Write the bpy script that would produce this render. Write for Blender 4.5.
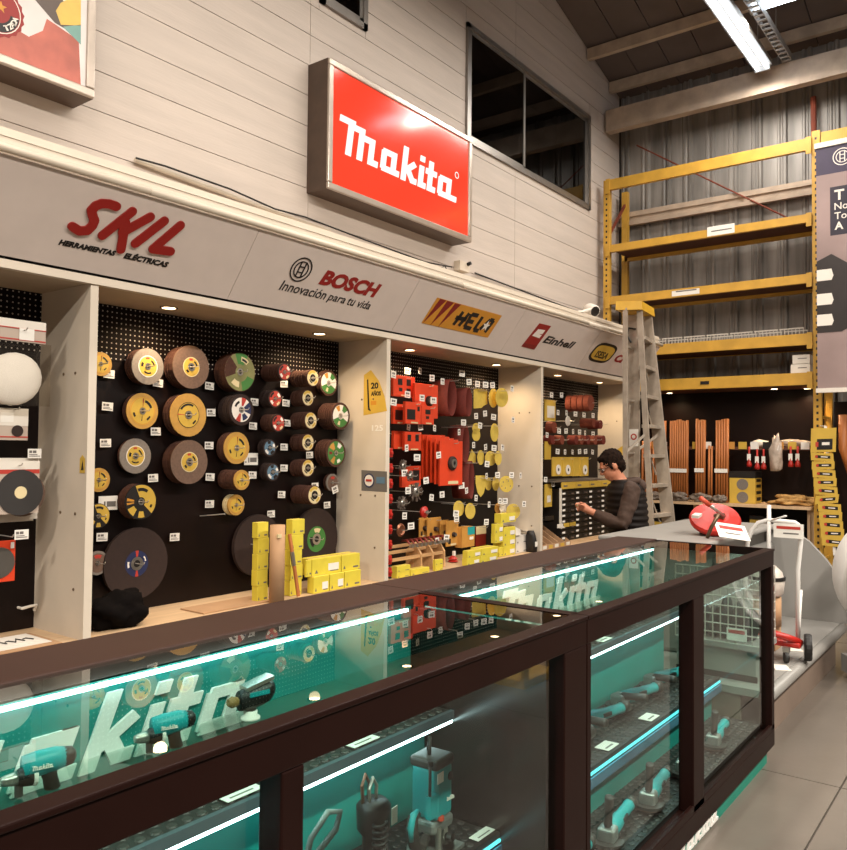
import bpy, bmesh, math, random
from mathutils import Vector as V, Matrix
random.seed(7)
R = math.radians
for o in list(bpy.data.objects): bpy.data.objects.remove(o)
scene = bpy.context.scene
COL = scene.collection
# ---------------------------------------------------------------- camera
IW, IH, FP = 847.0, 850.0, 801.64
_y, _p, _r = R(37.18), R(1.85), R(.53)
CF = V((math.cos(_y)*math.cos(_p), math.sin(_y)*math.cos(_p), math.sin(_p)))
_rt = V((math.sin(_y), -math.cos(_y), 0)); _up = _rt.cross(CF)
CR = _rt*math.cos(_r) + _up*math.sin(_r); CU = _up*math.cos(_r) - _rt*math.sin(_r)
CO = V((0, 0, 1.55))
cam = bpy.data.cameras.new('camera'); camo = bpy.data.objects.new('camera', cam); COL.objects.link(camo)
M = Matrix((CR, CU, -CF)).transposed().to_4x4(); M.translation = CO
camo.matrix_world = M
cam.sensor_fit = 'HORIZONTAL'; cam.sensor_width = 36; cam.lens = 36*FP/IW; cam.clip_start = .02; cam.clip_end = 100
scene.camera = camo
# ---------------------------------------------------------------- world, exposure
w = bpy.data.worlds.new('world'); scene.world = w; w.use_nodes = True
w.node_tree.nodes['Background'].inputs[0].default_value = (.30, .235, .18, 1)
w.node_tree.nodes['Background'].inputs[1].default_value = .30
vs = scene.view_settings
vs.view_transform = 'Standard'; vs.look = 'None'; vs.gamma = 1; vs.use_curve_mapping = False; vs.exposure = 0.55

def area(name, loc, sx, sy, power, col=(1, .92, .82), rot=(0, 0, 0)):
    l = bpy.data.lights.new(name, 'AREA'); l.shape = 'RECTANGLE'; l.size = sx; l.size_y = sy; l.energy = power; l.color = col
    o = bpy.data.objects.new(name, l); o.location = loc; o.rotation_euler = rot; COL.objects.link(o); return o
# two fluorescents seen up right, then unseen lamps added to brighten walls and fascia
HALL = [(9.27, 2.6, 6.24, 2.1, .16, 60), (9.25, 2.18, 6.42, .16, .8, 22),
        (5.0, -2.6, 6.0, 2.3, .3, 330), (1.2, -2.6, 6.0, 2.3, .3, 330), (-2.6, -2.6, 6.0, 2.3, .3, 330), (-5.2, .6, 6.0, 2.3, .3, 330), (8.4, -2.6, 6.0, 2.3, .3, 210),
        (6.0, 2.3, 6.3, 2.3, .3, 56), (3.2, 2.3, 6.3, 2.3, .3, 56), (.4, 2.3, 6.3, 2.3, .3, 58)]
for k, (x, y, z, sx, sy, pw) in enumerate(HALL): area('hall_and_fill_light', (x, y, z), sx, sy, pw)

# ---------------------------------------------------------------- pixel helpers
def ray(px, py): return CF + CR*((px-IW/2)/FP) - CU*((py-IH/2)/FP)
def at(px, py, ax, v):
    d = ray(px, py); i = 'xyz'.index(ax); return CO + d*((v-CO[i])/d[i])
def atp(px, py, p, n):
    d = ray(px, py); return CO + d*((V(p)-CO).dot(n)/d.dot(n))
def mpp(P): return (V(P)-CO).dot(CF)/FP          # metres per pixel at a point

# ---------------------------------------------------------------- materials
MATS = {}
def lin(h):
    h = h.lstrip('#'); c = [int(h[i:i+2], 16)/255 for i in (0, 2, 4)]
    return tuple((x/12.92 if x <= .04045 else ((x+.055)/1.055)**2.4) for x in c) + (1,)
def mat(name, col, rough=.6, metal=0, var=.12, scale=8, bump=0, bscale=60, stretch=None, spec=.5, emit=0):
    if name in MATS: return MATS[name]
    m = bpy.data.materials.new(name); m.use_nodes = True; nt = m.node_tree; N = nt.nodes; L = nt.links
    b = N['Principled BSDF']; c = lin(col)
    b.inputs['Roughness'].default_value = rough; b.inputs['Metallic'].default_value = metal
    b.inputs['Specular IOR Level'].default_value = spec
    b.inputs['Base Color'].default_value = c
    if var or bump:
        tc = N.new('ShaderNodeTexCoord'); mp = N.new('ShaderNodeMapping'); L.new(tc.outputs['Object'], mp.inputs[0])
        if stretch: mp.inputs['Scale'].default_value = stretch
    if var:
        n = N.new('ShaderNodeTexNoise'); n.inputs['Scale'].default_value = scale; n.inputs['Detail'].default_value = 5
        L.new(mp.outputs[0], n.inputs['Vector'])
        r = N.new('ShaderNodeValToRGB'); r.color_ramp.elements[0].position = .3; r.color_ramp.elements[1].position = .72
        r.color_ramp.elements[0].color = tuple(x*(1-var) for x in c[:3])+(1,)
        r.color_ramp.elements[1].color = tuple(min(1, x*(1+var)) for x in c[:3])+(1,)
        L.new(n.outputs['Fac'], r.inputs[0]); L.new(r.outputs[0], b.inputs['Base Color'])
    if bump:
        n2 = N.new('ShaderNodeTexNoise'); n2.inputs['Scale'].default_value = bscale; n2.inputs['Detail'].default_value = 4
        L.new(mp.outputs[0], n2.inputs['Vector'])
        bp = N.new('ShaderNodeBump'); bp.inputs['Strength'].default_value = bump; bp.inputs['Distance'].default_value = .01
        L.new(n2.outputs['Fac'], bp.inputs['Height']); L.new(bp.outputs[0], b.inputs['Normal'])
    if emit:
        b.inputs['Emission Color'].default_value = c; b.inputs['Emission Strength'].default_value = emit
    MATS[name] = m; return m
def emis(name, col, s):
    if name in MATS: return MATS[name]
    m = bpy.data.materials.new(name); m.use_nodes = True; nt = m.node_tree; nt.nodes.clear()
    e = nt.nodes.new('ShaderNodeEmission'); e.inputs[0].default_value = lin(col); e.inputs[1].default_value = s
    o = nt.nodes.new('ShaderNodeOutputMaterial'); nt.links.new(e.outputs[0], o.inputs[0]); MATS[name] = m; return m
def glass(name, tint='#f4fbf9', ior=1.5, rough=0.0, add=0.0):
    if name in MATS: return MATS[name]
    m = bpy.data.materials.new(name); m.use_nodes = True; nt = m.node_tree; nt.nodes.clear(); N = nt.nodes; L = nt.links
    t = N.new('ShaderNodeBsdfTransparent'); t.inputs[0].default_value = lin(tint)
    g = N.new('ShaderNodeBsdfGlossy'); g.inputs['Roughness'].default_value = rough; g.inputs[0].default_value = (1, 1, 1, 1)
    f = N.new('ShaderNodeFresnel'); f.inputs[0].default_value = ior
    x = N.new('ShaderNodeMixShader'); o = N.new('ShaderNodeOutputMaterial')
    gm = N.new('ShaderNodeNewGeometry'); iv = N.new('ShaderNodeMath'); iv.operation = 'SUBTRACT'; iv.inputs[0].default_value = 1; L.new(gm.outputs['Backfacing'], iv.inputs[1])
    mu = N.new('ShaderNodeMath'); mu.operation = 'MULTIPLY'; L.new(f.outputs[0], mu.inputs[0]); L.new(iv.outputs[0], mu.inputs[1]); fac = mu.outputs[0]   # reflection counts once, on the outer face of a pane
    if add:
        a = N.new('ShaderNodeMath'); a.operation = 'ADD'; a.inputs[1].default_value = add; a.use_clamp = True; L.new(fac, a.inputs[0]); fac = a.outputs[0]
    L.new(fac, x.inputs[0]); L.new(t.outputs[0], x.inputs[1]); L.new(g.outputs[0], x.inputs[2]); L.new(x.outputs[0], o.inputs[0])
    MATS[name] = m; return m

# ---------------------------------------------------------------- mesh builder
class MB:
    def __init__(s): s.v = []; s.f = []; s.mi = []; s.m = 0; s.sm = []; s.smooth = False
    def _add(s, vs, fs):
        b = len(s.v); s.v += [tuple(x) for x in vs]
        for f in fs: s.f.append([i+b for i in f]); s.mi.append(s.m); s.sm.append(s.smooth)
        return s
    def box(s, a, b):
        x0, y0, z0 = [min(p, q) for p, q in zip(a, b)]; x1, y1, z1 = [max(p, q) for p, q in zip(a, b)]
        return s._add([(x0,y0,z0),(x1,y0,z0),(x1,y1,z0),(x0,y1,z0),(x0,y0,z1),(x1,y0,z1),(x1,y1,z1),(x0,y1,z1)],
                      [(3,2,1,0),(4,5,6,7),(0,1,5,4),(1,2,6,5),(2,3,7,6),(3,0,4,7)])
    def obox(s, c, u, v, n):      # centre and three half-axis vectors
        c, u, v, n = V(c), V(u), V(v), V(n); P = []
        for k in (-1, 1):
            for i, j in ((-1,-1),(1,-1),(1,1),(-1,1)): P.append(c+u*i+v*j+n*k)
        return s._add(P, [(3,2,1,0),(4,5,6,7),(0,1,5,4),(1,2,6,5),(2,3,7,6),(3,0,4,7)])
    def bar(s, p, q, w, h, up=(0,0,1)):   # square bar from p to q
        p, q = V(p), V(q); d = q-p; side = d.cross(V(up))
        if side.length < 1e-6: side = d.cross(V((1,0,0)))
        side.normalize(); u2 = side.cross(d).normalized()
        return s.obox((p+q)/2, d/2, side*w/2, u2*h/2)
    def rings(s, R_, cap=True, close=False):   # list of rings of equal length
        n = len(R_[0]); P = [x for r in R_ for x in r]; F = []
        for k in range(len(R_)-1+(1 if close else 0)):
            a = k*n; b = ((k+1) % len(R_))*n
            for i in range(n): F.append((a+i, a+(i+1) % n, b+(i+1) % n, b+i))
        if cap and not close: F.append(tuple(range(n))[::-1]); F.append(tuple(range((len(R_)-1)*n, len(R_)*n)))
        return s._add(P, F)
    def tube(s, pts, r, n=8, cap=True, close=False):
        pts = [V(p) for p in pts]; rr = r if isinstance(r, (list, tuple)) else [r]*len(pts); out = []
        ref = None
        for i, p in enumerate(pts):
            a = pts[i-1] if (i or close) else p; b = pts[(i+1) % len(pts)] if (i < len(pts)-1 or close) else p
            d = (b-a).normalized()
            if ref is None: ref = d.orthogonal().normalized()
            ref = (ref - d*ref.dot(d))
            if ref.length < 1e-6: ref = d.orthogonal()
            ref.normalize(); bn = d.cross(ref)
            out.append([p+ref*math.cos(2*math.pi*k/n)*rr[i]+bn*math.sin(2*math.pi*k/n)*rr[i] for k in range(n)])
        return s.rings(out, cap, close)
    def loft(s, secs, n=16, cap=True):    # secs: (centre, u half axis, v half axis)
        return s.rings([[V(c)+V(u)*math.cos(2*math.pi*k/n)+V(v)*math.sin(2*math.pi*k/n) for k in range(n)] for c, u, v in secs], cap)
    def lathe(s, prof, c=(0,0,0), axis=(0,0,1), n=24, cap=True):   # prof: (radius, along)
        a = V(axis).normalized(); u = a.orthogonal().normalized(); v = a.cross(u); c = V(c)
        return s.rings([[c+a*h+(u*math.cos(2*math.pi*k/n)+v*math.sin(2*math.pi*k/n))*max(r, 1e-5) for k in range(n)] for r, h in prof], cap)
    def ell(s, c, u, v, w_, n=14, m=9):
        c, u, v, w_ = V(c), V(u), V(v), V(w_)
        return s.rings([[c+w_*math.cos(math.pi*(j+.02)/(m-1+.04))*1+(u*math.cos(2*math.pi*k/n)+v*math.sin(2*math.pi*k/n))*math.sin(math.pi*(j+.02)/(m-1+.04)) for k in range(n)] for j in range(m)])
    def poly(s, pts2, fr, d=0.0):   # 2-D polygon in frame (origin, u, v), raised by d along u x v
        o, u, v = [V(x) for x in fr]; nn = u.cross(v).normalized()
        top = [o+u*x+v*y+nn*d for x, y in pts2]; n = len(top)
        if d == 0: return s._add(top, [tuple(range(n))])
        bot = [o+u*x+v*y for x, y in pts2]
        return s._add(top+bot, [tuple(range(n)), tuple(range(2*n-1, n-1, -1))]+[(i, i+n, (i+1) % n+n, (i+1) % n) for i in range(n)])
    def stroke(s, pts2, wd, fr, d, rnd=False):
        for kk, ((x0, y0), (x1, y1)) in enumerate(zip(pts2[:-1], pts2[1:])):
            d += .00012*(kk > 0)
            L_ = math.hypot(x1-x0, y1-y0) or 1; dx, dy = (x1-x0)/L_, (y1-y0)/L_; h = wd/2
            if rnd:
                a = math.atan2(dy, dx)
                P = [(x1+h*math.cos(a-math.pi/2+math.pi*k/8), y1+h*math.sin(a-math.pi/2+math.pi*k/8)) for k in range(9)]
                P += [(x0+h*math.cos(a+math.pi/2+math.pi*k/8), y0+h*math.sin(a+math.pi/2+math.pi*k/8)) for k in range(9)]
            else: P = [(x0-dx*0+dy*h, y0-dx*h), (x1+dy*h, y1-dx*h), (x1-dy*h, y1+dx*h), (x0-dy*h, y0+dx*h)]
            s.poly(P, fr, d)
        return s
    def mesh(s, name, mats):
        me = bpy.data.meshes.new(name); me.from_pydata(s.v, [], s.f)
        for m in (mats if isinstance(mats, (list, tuple)) else [mats]): me.materials.append(m)
        me.polygons.foreach_set('material_index', s.mi); me.polygons.foreach_set('use_smooth', s.sm); me.update()
        return me

def tag(o, label=None, cat=None, group=None, kind=None):
    for k, x in (('label', label), ('category', cat), ('group', group), ('kind', kind)):
        if x: o[k] = x
    return o
def put(name, me, parent=None, loc=None, bevel=0, **kw):
    o = bpy.data.objects.new(name, me); COL.objects.link(o)
    if parent is not None:
        o.parent = parent
        if parent.parent is None and loc is None: o.location = -parent.location     # meshes are written in world coordinates
    if loc is not None: o.location = loc
    if bevel:
        b = o.modifiers.new('bevel', 'BEVEL'); b.width = bevel; b.segments = 2; b.limit_method = 'ANGLE'
    return tag(o, **kw)
def obj(name, mb, m, parent=None, bevel=0, **kw): return put(name, mb.mesh(name, m), parent, None, bevel, **kw)
def thing(name, label, cat, loc=(0,0,0), group=None):
    o = bpy.data.objects.new(name, None); COL.objects.link(o); o.location = loc; o.empty_display_size = .1
    return tag(o, label, cat, group)
def copy_tree(o, loc, label=None, rotz=None, group=None):
    c = o.copy(); COL.objects.link(c); c.location = loc
    if label: c['label'] = label
    if group: c['group'] = group
    if rotz is not None: c.rotation_euler.z = rotz
    for ch in o.children:
        k = ch.copy(); COL.objects.link(k); k.parent = c
        for g in ch.children: q = g.copy(); COL.objects.link(q); q.parent = k
    return c
TXT = {}
def text_mesh(s, bold=0.0, shear=0.0, ext=.02):
    k = (s, bold, shear, ext)
    if k not in TXT:
        cu = bpy.data.curves.new('t', 'FONT'); cu.body = s; cu.offset = bold; cu.shear = shear; cu.extrude = ext; cu.resolution_u = 3
        t = bpy.data.objects.new('t', cu); COL.objects.link(t)
        dg = bpy.context.evaluated_depsgraph_get(); me = bpy.data.meshes.new_from_object(t.evaluated_get(dg))
        bpy.data.objects.remove(t)
        xs = [q.co for q in me.vertices]
        TXT[k] = (xs, [list(p.vertices) for p in me.polygons], min(c.x for c in xs), max(c.x for c in xs), min(c.y for c in xs), max(c.y for c in xs))
    return TXT[k]
def add_text(mb, s, fr, width=None, height=None, d=.002, bold=0.0, shear=0.0, align='l'):
    # fr: origin (lower left), u, v unit vectors; fitted to width and / or height
    xs, fs, x0, x1, y0, y1 = text_mesh(s, bold, shear)
    sx = width/(x1-x0) if width else height/(y1-y0); sy = height/(y1-y0) if height else sx
    o, u, v = [V(q) for q in fr]; n = u.cross(v).normalized()
    off = {'l': 0, 'c': -.5*(x1-x0)*sx, 'r': -(x1-x0)*sx}[align]
    mb._add([o+u*((c.x-x0)*sx+off)+v*((c.y-y0)*sy)+n*(d*(.5+.5*(1 if c.z > 0 else -1))) for c in xs], fs)
    return mb
def makita(mb, fr, width, height, d, shear=.22):
    # heavy square script lettering, laid out on a 6.25 x 1.55 grid
    W_ = .26
    S = [[(-.42,1.39),(.30,1.39)], [(.12,0),(.12,1.50)], [(.12,1.25),(.75,1.25)], [(.64,0),(.64,1.37)], [(.64,1.00),(1.27,1.00)], [(1.16,1.12),(1.16,0)], [(1.1,.13),(1.52,.13)],
         [(1.78,.10),(1.78,.90)], [(1.72,.87),(2.42,.87)], [(2.30,1),(2.30,0)], [(1.72,.13),(2.62,.13)],
         [(2.86,-.02),(2.86,1.52)], [(2.90,.42),(3.42,.92)], [(3.04,.58),(3.36,.10)], [(3.25,.13),(3.58,.13)],
         [(3.80,.0),(3.80,1)], [(3.80,1.2),(3.80,1.46)], [(3.70,.13),(4.10,.13)],
         [(4.32,.0),(4.32,1.40)], [(4.04,.88),(4.68,.88)], [(4.22,.13),(4.66,.13)],
         [(4.94,.10),(4.94,.90)], [(4.88,.87),(5.58,.87)], [(5.46,1),(5.46,0)], [(4.88,.13),(5.98,.13)]]
    o, u, v = [V(q) for q in fr]; sx = width/6.4; sy = height/1.54
    v2 = v*sy + u*sx*shear; fr2 = (o+u*sx*.42, u*sx, v2)
    for k, st in enumerate(S): mb.stroke(st, W_, fr2, d+.00015*k)
    return mb
X_, Y_, Z_ = V((1,0,0)), V((0,1,0)), V((0,0,1))
# ================================================================ STRUCTURE
m_floor = mat('polished_concrete', '#665e56', .28, var=.16, scale=2.2, bump=.03, bscale=25)
m_joint = mat('joint_filler', '#4b423b', .8)
m_plank = mat('painted_board', '#c6b9ae', .62, var=.07, scale=3.5, bump=.18, bscale=22, stretch=(.35, 1, 3))
m_dark = mat('dark_void', '#140d0a', .9, var=0)
m_alu = mat('aluminium', '#9a948e', .35, .85, var=.08)
m_wglass = glass('window_glass', '#8d8983', 1.5)
m_clad = mat('galvanised_sheet', '#8d8882', .5, .2, var=.38, scale=3.2, stretch=(1, 2.2, .22))
m_roof = mat('roof_sheet', '#5b4f4a', .7, var=.15, scale=2)
m_steel = mat('cream_steel', '#b39f8b', .6, var=.2, scale=5)
m_rust = mat('rust_red_steel', '#7a3722', .7, var=.25)

fl = obj('floor', MB().box((-6, -8, -.1), (14, 5, -.012)), m_joint, kind='structure')
fx = [-6, -2.2, 1.0, 4.2, 7.4, 10.6, 14]; fy = [-8, -5.6, -2.45, .727, 3.9, 5]
for i in range(len(fx)-1):
    for j in range(len(fy)-1):
        obj('floor_slab', MB().box((fx[i]+.004, fy[j]+.004, -.02), (fx[i+1]-.004, fy[j+1]-.004, 0)), m_floor, fl)

YW, XB = 4.82, 11.1
WIN = [(7.05, 10.08, 4.88, 6.19), (4.82, 5.42, 5.385, 6.25)]
def zr(x): return 7.37-.275*(x-9.07)
wl = MB()
xs = [-3, 4.82, 5.42, 7.05, 10.08, XB]
def inwin(x0, x1, z0, z1): return any(x0 < b-1e-4 and x1 > a+1e-4 and z0 < d-1e-4 and z1 > c+1e-4 for a, b, c, d in WIN)
wl.box((-3, YW+.016, 0), (XB, YW+.12, 4.88))
for a, b in zip(xs[:-1], xs[1:]):
    wz = [c for c in WIN if abs(c[0]-a) < 1e-3]
    if not wz: wl.box((a, YW+.016, 4.88), (b, YW+.12, 8.6))
    else:
        _, _, c, d = wz[0]
        if c > 4.881: wl.box((a, YW+.016, 4.88), (b, YW+.12, c))
        wl.box((a, YW+.016, d), (b, YW+.12, 8.6))
wall = obj('wall_left', wl, m_joint, kind='structure')
zc = [3.742+.2628*k for k in range(-4, 17)]
for z0, z1 in zip(zc[:-1], zc[1:]):
    cuts = [-3, 1.2, 4.72, 8.1, XB]
    for a, b in zip(cuts[:-1], cuts[1:]):
        segs = [(a, b, z0, z1)]
        for (wa, wb, wc, wd) in WIN:
            out = []
            for (p, q, r, s) in segs:
                if q <= wa or p >= wb or s <= wc or r >= wd: out.append((p, q, r, s)); continue
                if p < wa: out.append((p, wa, r, s))
                if q > wb: out.append((wb, q, r, s))
                p2, q2 = max(p, wa), min(q, wb)
                if r < wc: out.append((p2, q2, r, wc))
                if s > wd: out.append((p2, q2, wd, s))
            segs = out
        for (p, q, r, s) in segs:
            if q-p > .02 and s-r > .015: obj('board', MB().box((p+.0025, YW, r+.006), (q-.0025, YW+.02, s)), m_plank, wall)
for n, (a, b, c, d) in enumerate(WIN):
    wn = obj(f'window_{n+1}', MB().box((a-.02, YW+.5, c-.1), (b+.02, YW+.52, d+.1)), m_dark, kind='structure')
    f = MB(); t = .055
    f.box((a, YW-.03, c), (b, YW+.06, c+t)).box((a, YW-.03, d-t), (b, YW+.06, d)).box((a, YW-.03, c), (a+t, YW+.06, d)).box((b-t, YW-.03, c), (b, YW+.06, d))
    obj('frame', f, m_alu, wn)
    obj('reveal', MB().box((a-.02, YW+.07, c-.02), (b+.02, YW+.5, c)).box((a-.02, YW+.07, d), (b+.02, YW+.5, d+.02)).box((a-.02, YW+.07, c), (a, YW+.5, d)).box((b, YW+.07, c), (b+.02, YW+.5, d)), m_dark, wn)
    mid = 8.28 if n == 0 else None
    for (p, q, y) in ([(a+t, mid+.03, 0), (mid-.03, b-t, .022)] if mid else [(a+t, b-t, 0)]):
        s = MB(); k = .04
        s.box((p, YW-.015+y, c+t), (p+k, YW+.005+y, d-t)).box((q-k, YW-.015+y, c+t), (q, YW+.005+y, d-t)).box((p, YW-.015+y, c+t), (q, YW+.005+y, c+t+k)).box((p, YW-.015+y, d-t-k), (q, YW+.005+y, d-t))
        so = obj('sash', s, m_alu, wn)
        obj('pane', MB().box((p+k, YW-.008+y, c+t+k), (q-k, YW-.003+y, d-t-k)), m_wglass, so)
# back wall of ribbed sheets
wb = obj('wall_back', MB().box((XB+.06, -8, 0), (XB+.12, 5, 7.2)), m_joint, kind='structure')
def clad(y0, y1):
    pr_ = []; n = 3; pw = (y1-y0)/n
    for i in range(n):
        b = y0+i*pw
        pr_ += [(b, 0), (b+pw*.52, 0), (b+pw*.58, -.035), (b+pw*.68, -.035), (b+pw*.74, -.004), (b+pw*.80, -.004), (b+pw*.85, -.02), (b+pw*.92, -.02), (b+pw*.96, 0)]
    pr_.append((y1, 0)); mb = MB(); vs_ = []; fs = []
    for z in (0, 6.95): vs_ += [(XB+.03+d, y, z) for y, d in pr_]
    k = len(pr_)
    for i in range(k-1): fs.append((i, i+k, i+k+1, i+1))
    return mb._add(vs_, fs)
y = 4.815
while y > -4:
    obj('cladding_sheet', clad(y-.93, y-.006), m_clad, wb); y -= .93
# roof
def slab(x0, x1, y0, y1, t0, t1):
    return MB()._add([(x0,y0,zr(x0)+t0),(x1,y0,zr(x1)+t0),(x1,y1,zr(x1)+t0),(x0,y1,zr(x0)+t0),(x0,y0,zr(x0)+t1),(x1,y0,zr(x1)+t1),(x1,y1,zr(x1)+t1),(x0,y1,zr(x0)+t1)],
                     [(3,2,1,0),(4,5,6,7),(0,1,5,4),(1,2,6,5),(2,3,7,6),(3,0,4,7)])
ce = obj('ceiling', slab(-6, 11.3, -8, 5, .03, .06), m_dark, kind='structure')
y = 4.82
while y > -2:
    obj('roof_sheet', slab(2, 11.15, y-.445, y-.008, 0, .028), m_roof, ce); y -= .45
obj('roof_lining', slab(-6, 11.15, -8, y, 0, .028), m_roof, ce)
for x, h in ((10.0, .16), (10.72, .16), (8.2, .16)):
    p = MB(); z = zr(x)-.008
    p.box((x-.03, -8, z-h), (x+.045, 4.8, z-.01)); 
    obj('purlin', p, m_steel, ce)
tr = obj('trim_1', MB().box((10.55, -8, 6.12), (10.68, 4.79, 6.43)), m_steel, kind='structure')
gt = obj('trim_2', MB().box((10.98, -6, 4.85), (11.045, 4.78, 4.90)).box((11.0, -6, 4.98), (11.045, 4.78, 5.05)).box((11.03, -6, 4.9), (11.045, 4.78, 4.98)), m_steel, kind='structure')
obj('trim_3', MB().tube([(11.0, 2.1, 0), (11.0, 2.16, 6.1)], .035), m_rust, kind='structure')
obj('trim_4', MB().tube([(10.98, 4.5, 6.0), (10.97, 2.0, 4.27)], .011), m_rust, kind='structure')

# fluorescent fixtures in view
m_tube = emis('fluorescent_tube', '#e4f2ff', 9)
m_fix = mat('fixture_enamel', '#8b857f', .5)
def fixture(p, q, label):
    p, q = V(p), V(q); t = thing('fluorescent_fixture', label, 'light', (p+q)/2)
    d = (q-p).normalized(); s = d.cross(Z_)
    b = MB().obox((p+q)/2+Z_*.10, (q-p)/2*1.03, s*.11, Z_*.03)
    obj('housing', b, m_fix, t)
    for k in (-.055, .055):
        obj('tube', MB().tube([p+s*k+Z_*.045, q+s*k+Z_*.045], .02, 8), m_tube, t)
    for e in (p-d*.012, q+d*.012): obj('end_cap', MB().obox(e+Z_*.045, d*.01, s*.09, Z_*.035), m_fix, t)
    for e in (p+d*.2, q-d*.2): obj('hanger', MB().tube([e+Z_*.12, V((e.x, e.y, zr(e.x)))], .006, 5), m_fix, t)
fixture((8.05, 2.61, 6.3), (10.34, 2.61, 6.3), 'twin-tube fluorescent lamp running out toward the ribbed back wall')
fixture((9.25, 2.45, 6.5), (9.25, 1.2, 6.5), 'twin-tube fluorescent lamp hung crosswise beside the longer lamp')
tray = thing('cable_tray', 'perforated steel cable tray hung under the roof beside the long lamp', 'cable tray', (9.6, 2.35, 6.45))
for yy in (2.30, 2.40): obj('rail', MB().box((8.0, yy, 6.42), (10.5, yy+.01, 6.5)), m_fix, tray)
for k in range(22): obj('rung', MB().box((8.05+k*.115, 2.31, 6.42), (8.09+k*.115, 2.40, 6.43)), m_fix, tray)
for x in (10.2, 8.3): obj('hanger', MB().tube([(x, 2.415, 6.43), (x, 2.415, zr(x))], .008, 5), m_fix, tray)

# ================================================================ DISPLAY WALL
YD, YP, ZT, ZD = 3.95, 4.46, 2.42, .545
m_cream = mat('cream_laminate', '#d2c5b3', .5, var=.05, scale=4, bump=.03)
m_soff = mat('soffit_board', '#b9a58c', .6, var=.06)
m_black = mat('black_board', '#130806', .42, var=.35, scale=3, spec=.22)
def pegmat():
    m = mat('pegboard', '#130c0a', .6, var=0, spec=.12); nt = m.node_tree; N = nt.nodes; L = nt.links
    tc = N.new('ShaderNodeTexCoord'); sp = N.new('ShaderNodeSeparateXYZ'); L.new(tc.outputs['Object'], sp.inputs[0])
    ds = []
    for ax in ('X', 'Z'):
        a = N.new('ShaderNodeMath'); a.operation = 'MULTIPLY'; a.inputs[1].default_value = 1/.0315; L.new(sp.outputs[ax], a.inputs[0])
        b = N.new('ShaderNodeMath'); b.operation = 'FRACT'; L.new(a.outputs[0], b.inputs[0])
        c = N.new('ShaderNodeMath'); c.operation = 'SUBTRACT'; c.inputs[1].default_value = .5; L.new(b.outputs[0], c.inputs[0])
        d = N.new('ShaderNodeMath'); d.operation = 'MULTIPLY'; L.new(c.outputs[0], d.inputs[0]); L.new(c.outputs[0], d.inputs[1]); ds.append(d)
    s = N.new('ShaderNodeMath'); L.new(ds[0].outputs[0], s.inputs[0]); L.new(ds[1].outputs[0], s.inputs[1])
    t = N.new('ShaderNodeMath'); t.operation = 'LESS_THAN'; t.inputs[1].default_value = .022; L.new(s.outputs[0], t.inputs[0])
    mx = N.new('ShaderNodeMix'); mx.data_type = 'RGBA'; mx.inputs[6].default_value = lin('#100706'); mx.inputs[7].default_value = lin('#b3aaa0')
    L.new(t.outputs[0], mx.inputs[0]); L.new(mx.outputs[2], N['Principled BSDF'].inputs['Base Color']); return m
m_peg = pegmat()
m_ply = mat('birch_ply', '#c8a883', .5, var=.12, scale=6, stretch=(.5, 4, 1))
m_down = emis('downlight_lens', '#ffdfae', 8)
m_ring = mat('chrome_ring', '#c9c2b8', .25, .9, var=0)
m_screw = mat('screw_cap', '#6e5d49', .4, .4, var=0)
PX = [-.11, 2.333, 4.776, 7.215, 9.65]
LAB = ['cream display alcove holding packaged bonnets and sanding sheets', 'cream display alcove stacked with abrasive discs on hooks',
       'cream display alcove hung with orange tool cards and yellow sanding discs', 'cream display alcove behind the man with the small-drawer cabinet']
DL = [[], [(2.96, 4.22), (4.27, 4.22)], [(5.40, 4.25), (6.80, 4.25)], [(8.1, 4.25), (9.2, 4.25)]]
ALC = []
for i in range(4):
    a, b = PX[i], PX[i+1]
    t = thing('display_alcove', LAB[i], 'display shelf', ((a+b)/2, 4.2, 0), 'display alcoves along the boarded wall'); ALC.append(t)
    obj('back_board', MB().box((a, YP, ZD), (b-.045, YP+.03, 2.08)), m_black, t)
    obj('dotted_board', MB().box((a, YP-.004, 2.08), (b-.045, YP+.03, ZT+.02)), m_peg, t)  # pale dots drawn on this top strip only, board below left plain
    sp = obj('side_panel', MB().box((b-.045, YD, 0), (b, YP+.05, ZT)), m_cream, t)
    scr = MB()
    for (yy, zz) in ((4.08, 1.95), (4.2, 1.95), (4.05, 1.2), (4.2, 1.2), (4.05, .8)): scr.lathe([(.008, 0), (.008, .004), (.003, .006)], (b-.045, yy, zz), (-1, 0, 0), 8)
    obj('screw_cap', scr, m_screw, sp)
    obj('soffit', MB().box((a, YD, ZT), (b, YP+.05, ZT+.02)), m_soff, t)
    obj('header', MB().box((a, YD-.012, ZT-.004), (b, YD+.03, ZT+.038)), m_cream, t)
    obj('deck', MB().box((a, YD, ZD-.03), (b-.045, YP, ZD-.0015)), m_ply, t)
    obj('plinth', MB().box((a, YD+.03, 0), (b-.045, YP, ZD-.03)), m_black, t)
    for (x, yy) in DL[i]:
        d = obj('downlight', MB().lathe([(.055, 0), (.055, -.006), (.042, -.008), (.042, -.002)], (x, yy, ZT), (0, 0, 1), 20), m_ring, t)
        obj('lens', MB().lathe([(.041, -.004), (.001, -.005)], (x, yy, ZT), (0, 0, 1), 20, cap=False), m_down, d)
        l = bpy.data.lights.new('downlight_spot', 'SPOT'); l.energy = 20; l.color = (1, .72, .42); l.spot_size = R(150); l.spot_blend = .8; l.shadow_soft_size = .04
        lo = bpy.data.objects.new('downlight_spot', l); lo.location = (x, yy, ZT-.02); COL.objects.link(lo)
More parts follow.
